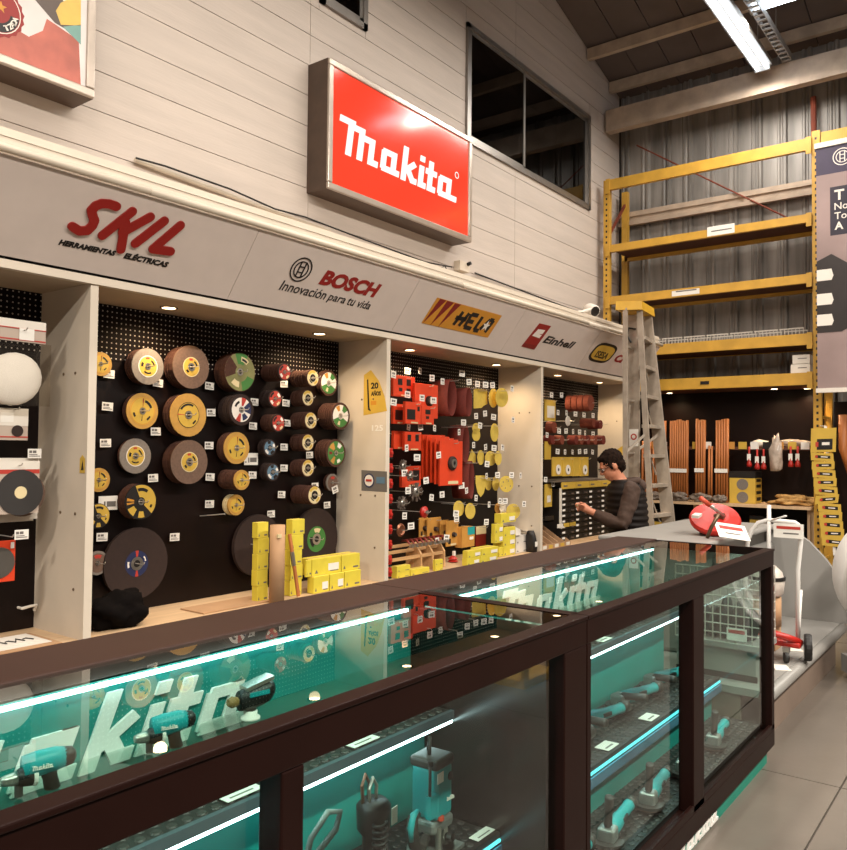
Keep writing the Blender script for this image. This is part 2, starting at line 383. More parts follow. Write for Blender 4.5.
# sloped sign fascia
FB, FT = V((0, 3.95, 2.475)), V((0, 3.66, 2.865))
fv = (FT-FB).normalized(); fn = X_.cross(fv); FH = (FT-FB).length
m_fas = mat('fascia_panel', '#d3c5bc', .42, var=.03)
def ffr(px, py, s=1.0):     # frame on the fascia, origin under a pixel
    p = atp(px, py, FB+fn*.004, fn); return (p, X_*s, fv*s)
FX = [0, 1.59, 3.188, 4.784, 6.38, 7.98, 9.68]
FL = ['plain fascia board before the red lettering', 'fascia sign board with thick red slanted SKIL letters', 'fascia sign board reading BOSCH in red beside a ring emblem',
      'fascia sign board with the orange and red HELA plate', 'fascia sign board with a red flag emblem and black Einhell letters', 'fascia sign board with the yellow oval plate partly behind the ladder']
SG = []
for i in range(6):
    if i == 0: FX[0] = -.1
    t = thing('fascia_sign', FL[i], 'sign', ((FX[i]+FX[i+1])/2, 3.95, 2.475), 'fascia sign boards above the alcoves'); SG.append(t)
    a, b = FX[i]+.002, FX[i+1]-.002
    P = [V((a, 0, 0))+FB, V((b, 0, 0))+FB, V((b, 0, 0))+FT, V((a, 0, 0))+FT]
    obj('panel', MB()._add([p for p in P]+[p-fn*.012 for p in P], [(0,1,2,3),(7,6,5,4),(0,4,5,1),(1,5,6,2),(2,6,7,3),(3,7,4,0)]), m_fas, t)
obj('trim_5', MB().box((-.1, 3.68, 2.87), (9.68, 3.74, 2.995)).box((-.1, 3.675, 2.955), (9.68, 3.70, 2.985)).box((-.1, 3.78, 2.80), (9.68, 4.815, 2.86)).box((-.1, YD+.05, 2.46), (9.68, 4.815, 2.47)), m_cream, kind='structure')
obj('trim_6', MB().box((9.66, 4.0, 2.475), (9.68, 4.815, 2.8)), m_cream, kind='structure')
rl = thing('light_rail', 'long pale tube rail along the top edge of the fascia signs', 'rail', (4.8, 3.65, 2.87))
for k, (a, b) in enumerate(((-.1, 2.42), (2.425, 5.3), (5.305, 7.6), (7.605, 9.68))):
    mb = MB(); mb.smooth = True; mb.tube([(a, 3.64, 2.888), (b, 3.64, 2.888)], .02, 10); obj('tube', mb, m_cream, rl)

# lettering on the fascia
m_red = mat('sign_red', '#8e1710', .5, var=.05); m_blk = mat('sign_black', '#16110f', .5, var=0); m_gold = mat('sign_gold', '#c8892a', .5, var=.05)
m_white = mat('print_white', '#e8e0d6', .6, var=.03); m_dred = mat('sign_deep_red', '#7a1812', .5, var=0); m_yel = mat('sign_yellow', '#c9a23c', .5, var=.03)
# SKIL: thick rounded strokes digitised in the photograph, put on the sloped board
def fpt(px, py): p = atp(px, py, FB, fn); q = p-FB; return (q.x, q.dot(fv))
FR0 = (FB+fn*.001, X_, fv)
def fstroke(mb, pts, wpx):
    q = [fpt(*p) for p in pts]; P = atp(pts[0][0], pts[0][1], FB, fn); mb.stroke(q, wpx*mpp(P)*1.02, FR0, .008, True)
mb = MB()
for st in ([(116,206),(109,203.5),(101,203),(95,205.5),(91,210),(92,215),(94,220),(92,225),(87,230),(79,230.5),(72,226)],
           [(132,211),(102,235)], [(150,216.5),(122,232),(125,222)], [(124,228),(120.5,249)], [(164,220.5),(135,243)], [(180,225),(152.5,248.5),(170,251)]):
    fstroke(mb, st, 9.2)
obj('lettering', mb, m_red, SG[1], label='thick rounded red SKIL letters')
mb = MB()
def ftext(mb, s, p0, p1, hpx, shear=.12, bold=.02):
    a, b = fpt(*p0), fpt(*p1); P = atp(p0[0], p0[1], FB, fn)
    o = FB+fn*.001+X_*a[0]+fv*a[1]; u = (X_*(b[0]-a[0])+fv*(b[1]-a[1])); wd = u.length; u.normalize(); v = fn.cross(u)
    add_text(mb, s, (o, u, v), wd, hpx*mpp(P), .0015, bold, shear)
def fword(par, m, s_, p0, p1, hpx, shear, bold): mb = MB(); ftext(mb, s_, p0, p1, hpx, shear, bold); obj('word', mb, m, par)
fword(SG[1], m_blk, 'HERRAMIENTAS', (58, 244.5), (114.5, 256), 6.2, .2, .05); fword(SG[1], m_blk, 'ELÉCTRICAS', (123, 258), (167, 267.5), 7.8, .2, .05)
mb = MB(); ftext(mb, 'BOSCH', (318, 284), (375, 298), 17, .16, .05); obj('lettering', mb, m_red, SG[2], label='red BOSCH letters')
for s_, a_, b_, h_ in (('Innovación', 278.5, 324, 11), ('para', 325.5, 342.5, 9), ('tu', 346, 353, 8), ('vida', 356, 368.5, 9)):
    dy = 2.2 if s_ == 'para' else 0
    fword(SG[2], m_blk, s_, (a_, 289.5+(a_-278.5)*.223+dy), (b_, 289.5+(b_-278.5)*.223+dy), h_, .14, .006)
def ringpoly(mb, c, r0, r1, fr, d, n=28, a0=0, a1=2*math.pi):
    o, u, v = fr
    for k in range(n):
        t0, t1 = a0+(a1-a0)*k/n, a0+(a1-a0)*(k+1)/n
        mb.poly([(c[0]+r0*math.cos(t0), c[1]+r0*math.sin(t0)), (c[0]+r1*math.cos(t0), c[1]+r1*math.sin(t0)), (c[0]+r1*math.cos(t1), c[1]+r1*math.sin(t1)), (c[0]+r0*math.cos(t1), c[1]+r0*math.sin(t1))], fr, d)
def anchor(mb, c, r, fr, d):
    ringpoly(mb, c, r*.9, r, fr, d)
    ringpoly(mb, c, r*.60, r*.69, fr, d, 18)
    x, y = c
    for s in (-1, 1):
        mb.poly([(x+s*r*.24-r*.05, y-r*.66), (x+s*r*.24+r*.05, y-r*.66), (x+s*r*.24+r*.05, y+r*.66), (x+s*r*.24-r*.05, y+r*.66)], fr, d)
        mb.poly([(x-r*.24, y+s*r*.22-r*.045), (x+r*.24, y+s*r*.22-r*.045), (x+r*.24, y+s*r*.22+r*.045), (x-r*.24, y+s*r*.22+r*.045)], fr, d)
mb = MB(); c = fpt(301, 269.5); anchor(mb, c, .088, FR0, .003); obj('emblem', mb, m_blk, SG[2], label='dark ring emblem')
# HELA plate
q = [fpt(421.3, 322.8), fpt(437.2, 297.4), fpt(501.8, 315.5), fpt(487.5, 337.5)]
obj('plate', MB().poly(q[::-1], FR0, .002), m_gold, SG[3])
FR1 = (FB+fn*.0032, X_, fv)
mb = MB()
for tri in (((440,298.5),(446,300.2),(422.5,322.8)), ((447.2,300.6),(453.8,302.4),(430,324.8)), ((455,303),(460.8,304.3),(437.8,326.5))):
    mb.poly([fpt(*p) for p in tri][::-1], FR1, .002)
obj('stripe', mb, m_dred, SG[3])
mb = MB()
for st in ([(463,311.5),(453,324.5)], [(469,313),(458.5,325.5)], [(455.5,317),(466,319.5)], [(478,315.5),(471.5,314),(464,326.5),(470.5,328.5)], [(467.5,320.5),(473,322)], [(482.5,316.5),(473.5,329.5),(478,330.5)],
           [(479.5,329),(490,319.5),(493.5,320.5),(484.5,332)]):
    qq = [fpt(*p) for p in st]; mb.stroke(qq, .038, FR1, .003)
obj('lettering', mb, m_blk, SG[3], label='black slanted HELA letters')
mb = MB(); cc = fpt(485.5, 325.5)
mb.poly([(cc[0]+(.055 if k % 2 == 0 else .022)*math.cos(math.pi/2+k*math.pi/5), cc[1]+(.055 if k % 2 == 0 else .022)*math.sin(math.pi/2+k*math.pi/5)) for k in range(10)], (FB+fn*.0068, X_, fv), .001)
obj('star', mb, m_white, SG[3])
# Einhell
q = [fpt(521.3, 346.2), fpt(539.3, 323.2), fpt(551, 326), fpt(534, 349.5)]
obj('flag', MB().poly(q[::-1], FR0, .002), m_red, SG[4])
mb = MB(); mb.poly([fpt(*p) for p in ((521.3,346.2),(524,342.7),(537,345.4),(534,349.5))][::-1], FR1, .001); obj('flag_foot', mb, m_dred, SG[4])
mb = MB(); mb.poly([fpt(*p) for p in ((532,335.5),(538,329),(545,330),(542,334),(538.5,333.6),(541.5,335),(539,338))][::-1], FR1, .001); obj('flag_mark', mb, m_white, SG[4])
mb = MB(); ftext(mb, 'Einhell', (542, 342.5), (572, 349), 8.6, .25, .03); obj('lettering', mb, m_blk, SG[4])
# yellow oval plate
def oval(px, py, wx, wy, fr, m, par, nm, d):
    a = fpt(px, py); P = []
    for k in range(28):
        t = 2*math.pi*k/28; cx = math.copysign(abs(math.cos(t))**.62, math.cos(t)); cy = math.copysign(abs(math.sin(t))**.62, math.sin(t))
        P.append((a[0]+wx*cx+.25*wy*cy, a[1]+wy*cy))
    obj(nm, MB().poly(P, fr, d), m, par)
oval(603, 353, .27, .125, FR0, m_blk, SG[5], 'plate_rim', .002); oval(603, 353, .235, .095, FR1, m_yel, SG[5], 'plate', .002)
mb = MB(); c0 = fpt(596, 355.5); add_text(mb, 'ISESA', (FB+fn*.0056+X_*c0[0]+fv*c0[1]*1.0-fv*.02-X_*.04, X_, fv), .30, .085, .002, .012, .15); obj('lettering', mb, m_blk, SG[5])
mb = MB(); ftext(mb, 'Cr', (613, 361.5), (623.5, 363.5), 9, .25, .05); obj('lettering', mb, m_red, SG[5])

# ================================================================ COUNTERS
m_frame = mat('brown_frame', '#1b0b08', .4, var=.1, spec=.1)
m_top = mat('brown_laminate', '#35211a', .5, var=.08, scale=5, spec=.25)
m_teal = mat('teal_panel', '#0d7d75', .55, var=.04)
m_tbase = mat('teal_plinth', '#117a66', .5, var=.06)
m_cglass = glass('case_glass', '#f0faf7', 1.48)
m_tglass = glass('case_top_glass', '#e9f6f2', 1.5)
m_led = emis('led_strip', '#e2fbff', 10)
m_ledside = emis('led_strip_lower', '#58d6de', 1.8)
m_mat_ = mat('studded_rubber', '#1b1817', .45, var=.1)
m_stud = mat('rubber_stud', '#332f2d', .4, var=.05)
m_rail = mat('price_rail', '#5f6c76', .3, .5, var=.05)
m_railb = mat('blue_price_rail', '#4d7590', .25, .2, var=.05)
m_endp = mat('dark_end_panel', '#191311', .22, var=.1, spec=.5)
m_lett = mat('ivory_letters', '#f1eee8', .35, .1, var=.04)
m_tagw = mat('tag_white', '#e9e4db', .55, var=0); m_ink = mat('tag_ink', '#6b6560', .6, var=0)
HC = 1.07
def counter(x0, x1, mull, label, end, lett):
    t = thing('display_counter', label, 'display counter', ((x0+x1)/2, 1.5, 0), 'glass tool counters')
    f = MB()
    f.box((x0, 1.05, .985), (x1, 1.085, 1.058))
    f.box((x0, 1.045, 1.058), (x1, 1.095, HC))
    obj('top_rail', f, m_frame, t, bevel=.003)
    obj('bottom_rail', MB().box((x0, 1.05, .085), (x1, 1.14, .165)).box((x0, 1.05, .165), (x1, 1.066, .195)), m_frame, t, bevel=.003)
    for a, b in mull: obj('post', MB().box((a, 1.05, .165), (b, 1.11, .985)), m_frame, t, bevel=.004)
    obj('post', MB().box((x0, 1.84, 0), (x0+.04, 1.88, 1.03)), m_frame, t); obj('post', MB().box((x1-.04, 1.84, 0), (x1, 1.88, 1.03)), m_frame, t)
    obj('end_rail', MB().box((x0, 1.085, 1.03), (x0+.022, 1.66, HC)), m_frame, t); obj('end_rail', MB().box((x1-.022, 1.085, 1.03), (x1, 1.66, HC)), m_frame, t)
    obj('end_rail', MB().box((x1-.03, 1.14, .085), (x1, 1.84, .165)), m_frame, t)
    obj('glass_top', MB().box((x0+.022, 1.095, 1.060), (x1-.022, 1.668, 1.068)), m_tglass, t)
    obj('top_board', MB().box((x0, 1.66, 1.035), (x1-.002, 1.89, 1.074)), m_top, t, bevel=.003)
    bp = obj('back_panel', MB().box((x0+.02, 1.665, .70), (x1-.03, 1.68, 1.03)), m_teal, t)
    mb = MB(); makita(mb, (V((lett, 1.664, .838)), X_, Z_), .93, .165, .006, .30); obj('lettering', mb, m_lett, bp, label='raised ivory makita letters')
    obj('rear_panel', MB().box((x0+.02, 1.84, .09), (x1-.03, 1.86, 1.03)), m_top, t)
    obj('light_strip', MB().box((x0+.02, 1.640, 1.022), (x1-.1, 1.650, 1.030)), m_led, t)
    sh = obj('shelf', MB().box((x0+.02, 1.50, .70), (x1-.03, 1.665, .718)), m_mat_, t)
    obj('shelf_edge', MB().box((x0+.02, 1.485, .692), (x1-.03, 1.50, .72)), m_rail, sh)
    obj('light_strip', MB().box((x0+.02, 1.488, .682), (x1-.06, 1.502, .692)), m_led, t)
    obj('riser', MB().box((x0+.02, 1.60, .38), (x1-.06, 1.615, .70)), m_teal, t)
    s2 = obj('shelf', MB().box((x0+.02, 1.325, .362), (x1-.03, 1.60, .38)), m_mat_, t)
    obj('shelf_edge', MB().box((x0+.02, 1.312, .368), (x1-.03, 1.325, .386)), m_mat_, s2)
    obj('light_strip', MB().box((x0+.02, 1.308, .358), (x1-.03, 1.322, .366)), m_ledside, t)
    obj('price_rail', MB().box((x0+.02, 1.303, .312), (x1-.03, 1.309, .350)), m_railb, t)
    obj('riser', MB().box((x0+.02, 1.345, .185), (x1-.06, 1.355, .362)), m_teal, t)
    dk = obj('deck', MB().box((x0+.02, 1.11, .165), (x1-.03, 1.84, .185)), m_mat_, t)
    for nm, par, (ya, yb, z) in (('stud', sh, (1.52, 1.655, .718)), ('stud', s2, (1.345, 1.59, .38)), ('stud', dk, (1.13, 1.335, .185))):
        sm = MB(); yy = ya; r_ = 0
        while yy < yb:
            xx = x0+.04+(r_ % 2)*.02
            while xx < x1-.05:
                sm.lathe([(.013, 0), (.011, .003), (.001, .0035)], (xx, yy, z), (0, 0, 1), 8, cap=False); xx += .04
            yy += .034; r_ += 1
        obj(nm, sm, m_stud, par, kind='stuff')
    obj('glass_shelf', MB().box((x0+.05, 1.47, .862), (x1-.06, 1.664, .868)), m_cglass, t)
    xm = sum(mull[1])/2
    for a, b, y in ((x0+.02, xm+.02, 1.098), (xm-.02, x1-.03, 1.076)): obj('glass_door', MB().box((a, y, .19), (b, y+.005, .99)), m_cglass, t)
    obj('plinth', MB().box((x0, 1.078, 0), (x1-.04, 1.84, .085)), m_tbase, t)
    if end: obj('end_glass', MB().box((x1-.018, 1.10, .165), (x1-.012, 1.84, 1.03)), m_cglass, t)
    else: obj('end_panel', MB().box((x1-.055, 1.11, .165), (x1-.045, 1.84, 1.03)), m_endp, t)
    return t
C1 = counter(.02, 2.19, [(.02, .08), (.985, 1.04), (2.05, 2.19)], 'dark framed teal glass counter with the router, butting against the other counter', False, .50)
C2 = counter(2.192, 4.34, [(2.192, 2.222), (3.125, 3.25), (4.29, 4.34)], 'dark framed teal glass counter full of grinders, its far end facing the grey platform', True, 2.66)
mb = MB(); makita(mb, (V((2.93, 1.0775, .012)), X_, Z_), .56, .062, .004, .2)
obj('plinth_lettering', mb, m_lett, C2)
# ================================================================ MERCHANDISE
m_galv = mat('galvanised_wire', '#c4beb5', .35, .45, var=0)
m_yellow = mat('yellow_card', '#c9a540', .5, var=.06); m_yell2 = mat('lemon_carton', '#d8c542', .5, var=.07, scale=12)
m_ydisc = mat('yellow_abrasive', '#b98d42', .75, var=.1, scale=30); m_grit = mat('brown_grit', '#4a2a1d', .85, var=.2, scale=60, bump=.2, bscale=300)
m_ygrit = mat('sanding_yellow', '#cdb04a', .8, var=.08, scale=25)
m_grey = mat('grey_grit', '#7d736a', .8, var=.12, scale=70); m_gbr = mat('greybrown_grit', '#6b5345', .8, var=.14, scale=60)
m_dkd = mat('dark_disc', '#2b1a14', .8, var=.15, scale=40); m_navy = mat('label_navy', '#20294f', .5, var=.05); m_lred = mat('label_red', '#b5382c', .5, var=.05)
m_green = mat('label_green', '#3e7a35', .5, var=.1); m_olive = mat('label_olive', '#7c7a4a', .5, var=.2, scale=15); m_cream2 = mat('label_cream', '#d9c79a', .5, var=.06)
m_blue = mat('label_blue', '#5d7a90', .5, var=.1); m_orange = mat('orange_card', '#d8401c', .5, var=.07); m_paper = mat('paper', '#ded6ca', .7, var=.04)
m_card = mat('brown_cardboard', '#b08a66', .75, var=.08); m_tan = mat('tan_card', '#c08a3e', .6, var=.1)
m_poly = glass('polythene', '#f6f3ee', 1.4, .12, .05); m_tealp = mat('tool_teal', '#17969a', .42, var=.06); m_silver = mat('silver_metal', '#b9b4ac', .28, .9, var=.08)
m_rub = mat('black_rubber', '#191614', .55, var=.1); m_blkpl = mat('black_plastic', '#1d1917', .4, var=.1); m_wood = mat('pine_wood', '#c59a6a', .6, var=.15, scale=14, stretch=(.4, 4, 4))
m_handle = mat('handle_wood', '#b06a35', .5, var=.18, scale=10, stretch=(6, 6, .5)); m_belt = mat('sanding_belt', '#6a2317', .8, var=.15, scale=40)
m_redp = mat('red_plastic', '#ad2218', .4, var=.06); m_white2 = mat('white_felt', '#f6f2ec', .9, var=.05, bump=.2, bscale=120)

def prect(x0, y0, x1, y1, Y):
    xm, ym = (x0+x1)/2, (y0+y1)/2
    return at(x0, ym, 'y', Y).x, at(xm, y1, 'y', Y).z, at(x1, ym, 'y', Y).x, at(xm, y0, 'y', Y).z
# ---- price tags and hooks
def tagmesh(wd, h, lines):
    mb = MB(); mb.box((-wd/2, -.002, -h/2), (wd/2, 0, h/2)); mb.m = 1
    for (a, b, c, d) in lines: mb.box((-wd/2+a*wd, -.003, -h/2+c*h), (-wd/2+b*wd, -.0018, -h/2+d*h))
    return mb.mesh('price_tag', [m_tagw, m_ink])
TAG = tagmesh(.072, .05, [(.1,.3,.55,.82),(.36,.62,.55,.82),(.1,.9,.18,.26),(.1,.7,.34,.42)])
TAGS = tagmesh(.066, .056, [(.2,.45,.5,.8),(.5,.75,.5,.8),(.2,.8,.2,.3)])
TAGB = tagmesh(.125, .085, [(.28,.36,.2,.62),(.42,.9,.24,.62),(.06,.16,.2,.3)])
def ptag(px, py, Y, me, label, group, tilt=0.0, yaw=0.0):
    o = put('price_tag', me, None, at(px, py, 'y', Y), label=label, cat='price tag', group=group); o.rotation_euler = (0, tilt, yaw); return o
def hook(px, py, Y0, Y1, label, group, r=.0032, rise=.012):
    p = at(px, py, 'y', Y1+.08); mb = MB(); mb.tube([(p.x, Y0-.001, p.z), (p.x, Y1+.01, p.z), (p.x, Y1, p.z+rise)], r, 6)
    return obj('peg_hook', mb, m_galv, label=label, cat='hook', group=group)

# ---- abrasive disc stacks of the second alcove
def sector(mb, c, r0, r1, a0, a1, y, n=None):
    n = n or max(2, int(abs(a1-a0)/12)); P = []
    for k in range(n+1):
        t = R(a0+(a1-a0)*k/n); P.append((r1*math.cos(t), r1*math.sin(t)))
    if r0 > 0:
        for k in range(n, -1, -1):
            t = R(a0+(a1-a0)*k/n); P.append((r0*math.cos(t), r0*math.sin(t)))
    else: P.append((0, 0))
    mb._add([(c[0]+x, y, c[2]+z) for x, z in P], [tuple(range(len(P)))[::-1]])
def disc_label(kind, c, r, y, parent):
    S = {}
    def sec(m, r0, r1, a0, a1, e=0): S.setdefault(m.name, (m, MB()))[1]; sector(S[m.name][1], c, r*r0, r*r1, a0, a1, y-.0006-e*.0006)
    if kind == 'yl':
        sec(m_yell2 if False else m_yellow, .2, .78, 0, 360); sec(m_gold, .72, .76, 0, 360, 1); sec(m_blk, .5, .64, 20, 75, 2); sec(m_blk, .5, .6, 300, 330, 2); sec(m_blk, .25, .55, 262, 268, 2); sec(m_red, .25, .7, 84, 90, 2); sec(m_blk, .5, .62, 190, 215, 2)
    elif kind == 'gs':
        sec(m_white, .15, .60, 0, 360); sec(m_yellow, .15, .55, 0, 360, 1); sec(m_blk, .33, .42, 10, 60, 2); sec(m_blk, .3, .44, 150, 185, 2); sec(m_blk, .34, .42, 230, 300, 2); sec(m_lred, .4, .5, 80, 110, 2)
    elif kind == 'gb':
        sec(m_cream2, .15, .46, 0, 360); sec(m_yellow, .15, .42, 0, 360, 1); sec(m_blk, .26, .34, 10, 60, 2); sec(m_blk, .24, .34, 210, 240, 2); sec(m_lred, .3, .4, 80, 110, 2)
    elif kind == 'ys':
        sec(m_blk, .2, .6, 0, 360); sec(m_yellow, .2, .57, 0, 360, 1); sec(m_blk, .44, .54, 60, 150, 2); sec(m_lred, .22, .6, 176, 181, 2); sec(m_blk, .42, .5, 300, 330, 2)
    elif kind == 'st':
        sec(m_blk, .2, .98, 0, 360); sec(m_yellow, .25, .95, -45, 112, 1); sec(m_yellow, .5, .92, 205, 238, 1); sec(m_gold, .45, .9, 165, 176, 1); sec(m_gold, .45, .9, 182, 190, 1); sec(m_yellow, .55, .9, 258, 285, 1); sec(m_blk, .6, .78, 55, 108, 2); sec(m_blk, .62, .75, -30, -15, 2)
    elif kind == 'nv':
        sec(m_navy, .12, .36, 0, 360); sec(m_lred, .12, .36, 82, 98, 1); sec(m_lred, .12, .36, 262, 278, 1); sec(m_white, .24, .30, 165, 200, 1); sec(m_white, .26, .30, 10, 40, 1)
    elif kind == 'gr':
        sec(m_olive, .15, .97, 0, 360); sec(m_green, .5, .97, -80, -20, 1); sec(m_green, .4, .97, 60, 110, 1); sec(m_cream2, .55, .8, 45, 85, 2); sec(m_cream2, .5, .8, 225, 265, 2); sec(m_grit, .3, .97, 130, 200, 1); sec(m_blk, .6, .72, 50, 80, 3)
    elif kind == 'wr':
        sec(m_white, .2, .78, 0, 360); sec(m_lred, .25, .78, 60, 90, 1); sec(m_navy, .25, .78, -20, 40, 1); sec(m_lred, .25, .78, 235, 265, 1); sec(m_navy, .3, .7, 280, 320, 1); sec(m_blk, .45, .6, 110, 160, 1)
    elif kind == 'rd':
        sec(m_lred, .25, .85, 0, 360); sec(m_white, .5, .8, 20, 60, 1); sec(m_white, .5, .8, 200, 240, 1); sec(m_blk, .55, .8, 110, 170, 1); sec(m_cream2, .55, .8, 290, 330, 1)
    elif kind == 'bl':
        sec(m_blue, .3, .82, 0, 360); sec(m_white, .5, .8, 10, 40, 1); sec(m_blk, .45, .8, 80, 120, 1); sec(m_white, .5, .8, 200, 250, 1); sec(m_blk, .45, .8, 280, 330, 1)
    elif kind == 'cr':
        sec(m_cream2, .3, .9, 0, 360); sec(m_yellow, .6, .88, 60, 150, 1); sec(m_blk, .5, .64, 200, 260, 1); sec(m_yellow, .55, .8, 290, 340, 1); sec(m_blk, .25, .45, 0, 360, 1)
    elif kind == 'gw':
        sec(m_white, .2, .82, 0, 360); sec(m_green, .25, .82, 200, 330, 1); sec(m_green, .4, .82, 30, 70, 1); sec(m_gold, .4, .8, 100, 130, 1); sec(m_cream2, .4, .7, 240, 262, 2)
    elif kind == 'gg':
        sec(m_green, .2, .84, 0, 360); sec(m_white, .45, .78, 40, 75, 1); sec(m_tan, .3, .8, 110, 150, 1); sec(m_tan, .3, .8, 225, 255, 1); sec(m_white, .5, .75, 280, 310, 1); sec(m_dred, .4, .7, 170, 190, 1)
    elif kind == 'dg':
        sec(m_green, .05, .42, 0, 360); sec(m_cream2, .22, .36, 60, 110, 1); sec(m_blk, .1, .3, 160, 240, 1)
    elif kind == 'gy': sec(m_gbr, .2, .8, 0, 360); sec(m_lred, .4, .7, 60, 120, 1)
    sec(m_silver, .1, .19, 0, 360, 4); sec(m_blk, 0, .10, 0, 360, 4)
    mats = [a for a, _ in S.values()]; mb = MB()
    for k, (a, b) in enumerate(S.values()): mb.m = k; mb._add(b.v, b.f)
    if mb.v: obj('disc_label', mb, mats, parent)
FACE = {'yl': m_ydisc, 'gs': m_grey, 'ys': m_ydisc, 'st': m_blk, 'nv': m_dkd, 'gr': m_grit, 'wr': m_dkd, 'rd': m_dkd, 'bl': m_dkd, 'cr': m_grit, 'gw': m_grit, 'gg': m_grit, 'dg': m_dkd, 'gy': m_grey, 'pl': m_dkd, 'gb': m_gbr}
LOOK = {'yl': 'yellow printed cutting disc', 'gs': 'grey disc with yellow centre label', 'ys': 'yellow grinding disc with small label', 'st': 'black disc with yellow printed sector', 'nv': 'huge brown disc with navy and red label',
        'gr': 'green and brown printed disc', 'wr': 'dark disc with white, red and navy label', 'rd': 'small disc with red ring label', 'bl': 'small disc with blue ring label', 'cr': 'small disc with cream ring label',
        'gw': 'white and green labelled disc', 'gg': 'disc with bright green label', 'dg': 'huge dark disc with green label', 'gy': 'small plain grey disc', 'pl': 'huge plain dark disc', 'gb': 'brown-grey disc with yellow centre label'}
ORD = ['top', 'second', 'third', 'fourth', 'fifth', 'sixth']
COLN = ['first', 'second', 'third', 'fourth', 'fifth', 'sixth', 'seventh']
# column, row, px, py, ry, stack length px, kind, rear colour, disc thickness
DS = [(0,0,101,364,12,3,'yl',m_grit,.006),(0,1,99,480,12,3,'yl',m_grit,.006),(0,2,98.4,516,12.5,4,'st',m_grit,.006),(0,3,97.7,563,12,3,'gy',m_grit,.008),
      (1,0,148,366.4,18.2,9,'gs',m_grit,.009),(1,1,142.5,411,18,5,'yl',m_grit,.009),(1,2,135.6,456,17.6,3,'gs',m_grit,.012),(1,3,141,501.7,17.8,10,'st',m_grit,.009),(1,4,136.8,563.6,36,4,'nv',m_dkd,.018),
      (2,0,191.3,367,21.6,11,'gb',m_grit,.010),(2,1,188.5,415,21.6,10,'ys',m_grit,.010),(2,2,189.5,462,22,10,'gb',m_grit,.010),
      (3,0,240,372,19.6,12,'gr',m_grit,.010),(3,1,241.4,409.8,15.7,13,'wr',m_dkd,.010),(3,2,236.8,448,16,10,'yl',m_grit,.010),(3,3,242,480,10,19,'yl',m_grit,.012),(3,4,236.4,505,10.3,8,'yl',m_cream2,.02),
      (4,0,284.7,372,8.9,20,'rd',m_grit,.012),(4,1,275.3,398.7,9,12,'rd',m_dkd,.012),(4,2,278.3,423,9,14,'rd',m_grit,.012),(4,3,269.8,447.8,8.7,7,'bl',m_dkd,.012),(4,4,272.8,472,9,9,'bl',m_dkd,.012),
      (5,0,312.8,378,8.6,20,'cr',m_grit,.014),(5,1,307.9,398,8.2,14,'cr',m_grit,.014),(5,2,310.8,420.5,8.8,17,'cr',m_grit,.014),(5,3,307.9,442.5,8.7,15,'cr',m_grit,.014),(5,4,307.9,468,8.9,14,'cr',m_grit,.014),(5,5,314.6,495,9.6,20,'cr',m_grit,.014),
      (6,0,328.7,383,13,5,'gw',m_grit,.014),(6,1,340.6,416,13.6,17,'gw',m_grit,.022),(6,2,336,453,14,14,'gg',m_grit,.014),(6,3,332.6,482.6,8.8,5,'gy',m_grit,.014)]
for (ci, ri, px, py, ry, sl, kd, rear, th) in DS:
    L_ = max(sl*.0094, th*1.2); Yf = YP-.02-L_
    c = at(px, py, 'y', Yf); r = ry*mpp(c); n = max(1, int(round(L_/th)))
    where = f'{ORD[ri]} hook of the {COLN[ci]} disc column'
    g = f'discs on the {ORD[ri]} hook of the {COLN[ci]} column'
    fr = put('abrasive_disc', MB().lathe([(r*.12, 0), (r, 0), (r, th*.7), (r*.12, th*.7)], (c.x, Yf, c.z), (0, 1, 0), 28).mesh('abrasive_disc', FACE[kd]), label=f'{LOOK[kd]}, {where}', cat='disc', group=g)
    disc_label(kd, (c.x, Yf, c.z), r, Yf-.0004, fr)
    me = MB().lathe([(r*.12, 0), (r*.985, 0), (r*.985, th*.66), (r*.12, th*.66)], (0, 0, 0), (0, 1, 0), 22).mesh('abrasive_disc', rear)
    for k in range(1, n):
        jx = random.uniform(-.004, .004); jz = random.uniform(-.003, .002)
        put('abrasive_disc', me, None, (c.x+jx, Yf+k*L_/n, c.z+jz), label=f'plain disc behind the front one, {where}', cat='disc', group=g)
    hook(px, py, YP, Yf-.10, 'thin steel peg hook carrying abrasive discs', 'hooks in the disc alcove')
# two huge discs leaning on the board behind the cartons
for (px, py, ry, kd, lb) in ((258, 545, 30.5, 'pl', 'huge plain dark disc behind the tall carton stacks'), (316, 539, 30.5, 'dg', 'huge dark disc with green label behind the cartons')):
    c = at(px, py, 'y', YP-.04); r = ry*mpp(c)
    o = put('abrasive_disc', MB().lathe([(r*.1, 0), (r, 0), (r, .03), (r*.1, .03)], (c.x, YP-.045, c.z), (0, 1, 0), 40).mesh('abrasive_disc', m_dkd), label=lb, cat='disc')
    disc_label(kd, (c.x, YP-.045, c.z), r, YP-.0455, o)
    hook(px, py, YP, YP-.2, 'thin steel peg hook carrying abrasive discs', 'hooks in the disc alcove')
for (px, py) in ((109,374),(158,383),(209.5,386),(107.5,406.5),(155.7,431.5),(211,412.5),(105.5,443),(209,445.5),(153,478),(210,477),(209.5,504),(102,537),(174.6,537),
                 (253,426),(254.5,402),(284,384),(286,403),(287,423),(284,447),(284,468),(252.5,475),(309.5,455),(281.5,494.5),(315,486),(327,505),(271,514)):
    ptag(px, py, YP-.03, TAG, 'small white price tag on the abrasive disc board', 'price tags on the disc board', random.uniform(-.05, .08))
ptag(335, 489.5, YP-.10, TAGS, 'tilted white price tag on a small grey disc', 'price tags on the disc board', -.3)
ptag(108, 503, YP-.02, TAGB, 'large printed shelf tag beside the black and yellow disc', None)
ptag(251, 459, YP-.02, TAGB, 'large printed shelf tag beside a yellow disc and blue disc', None)
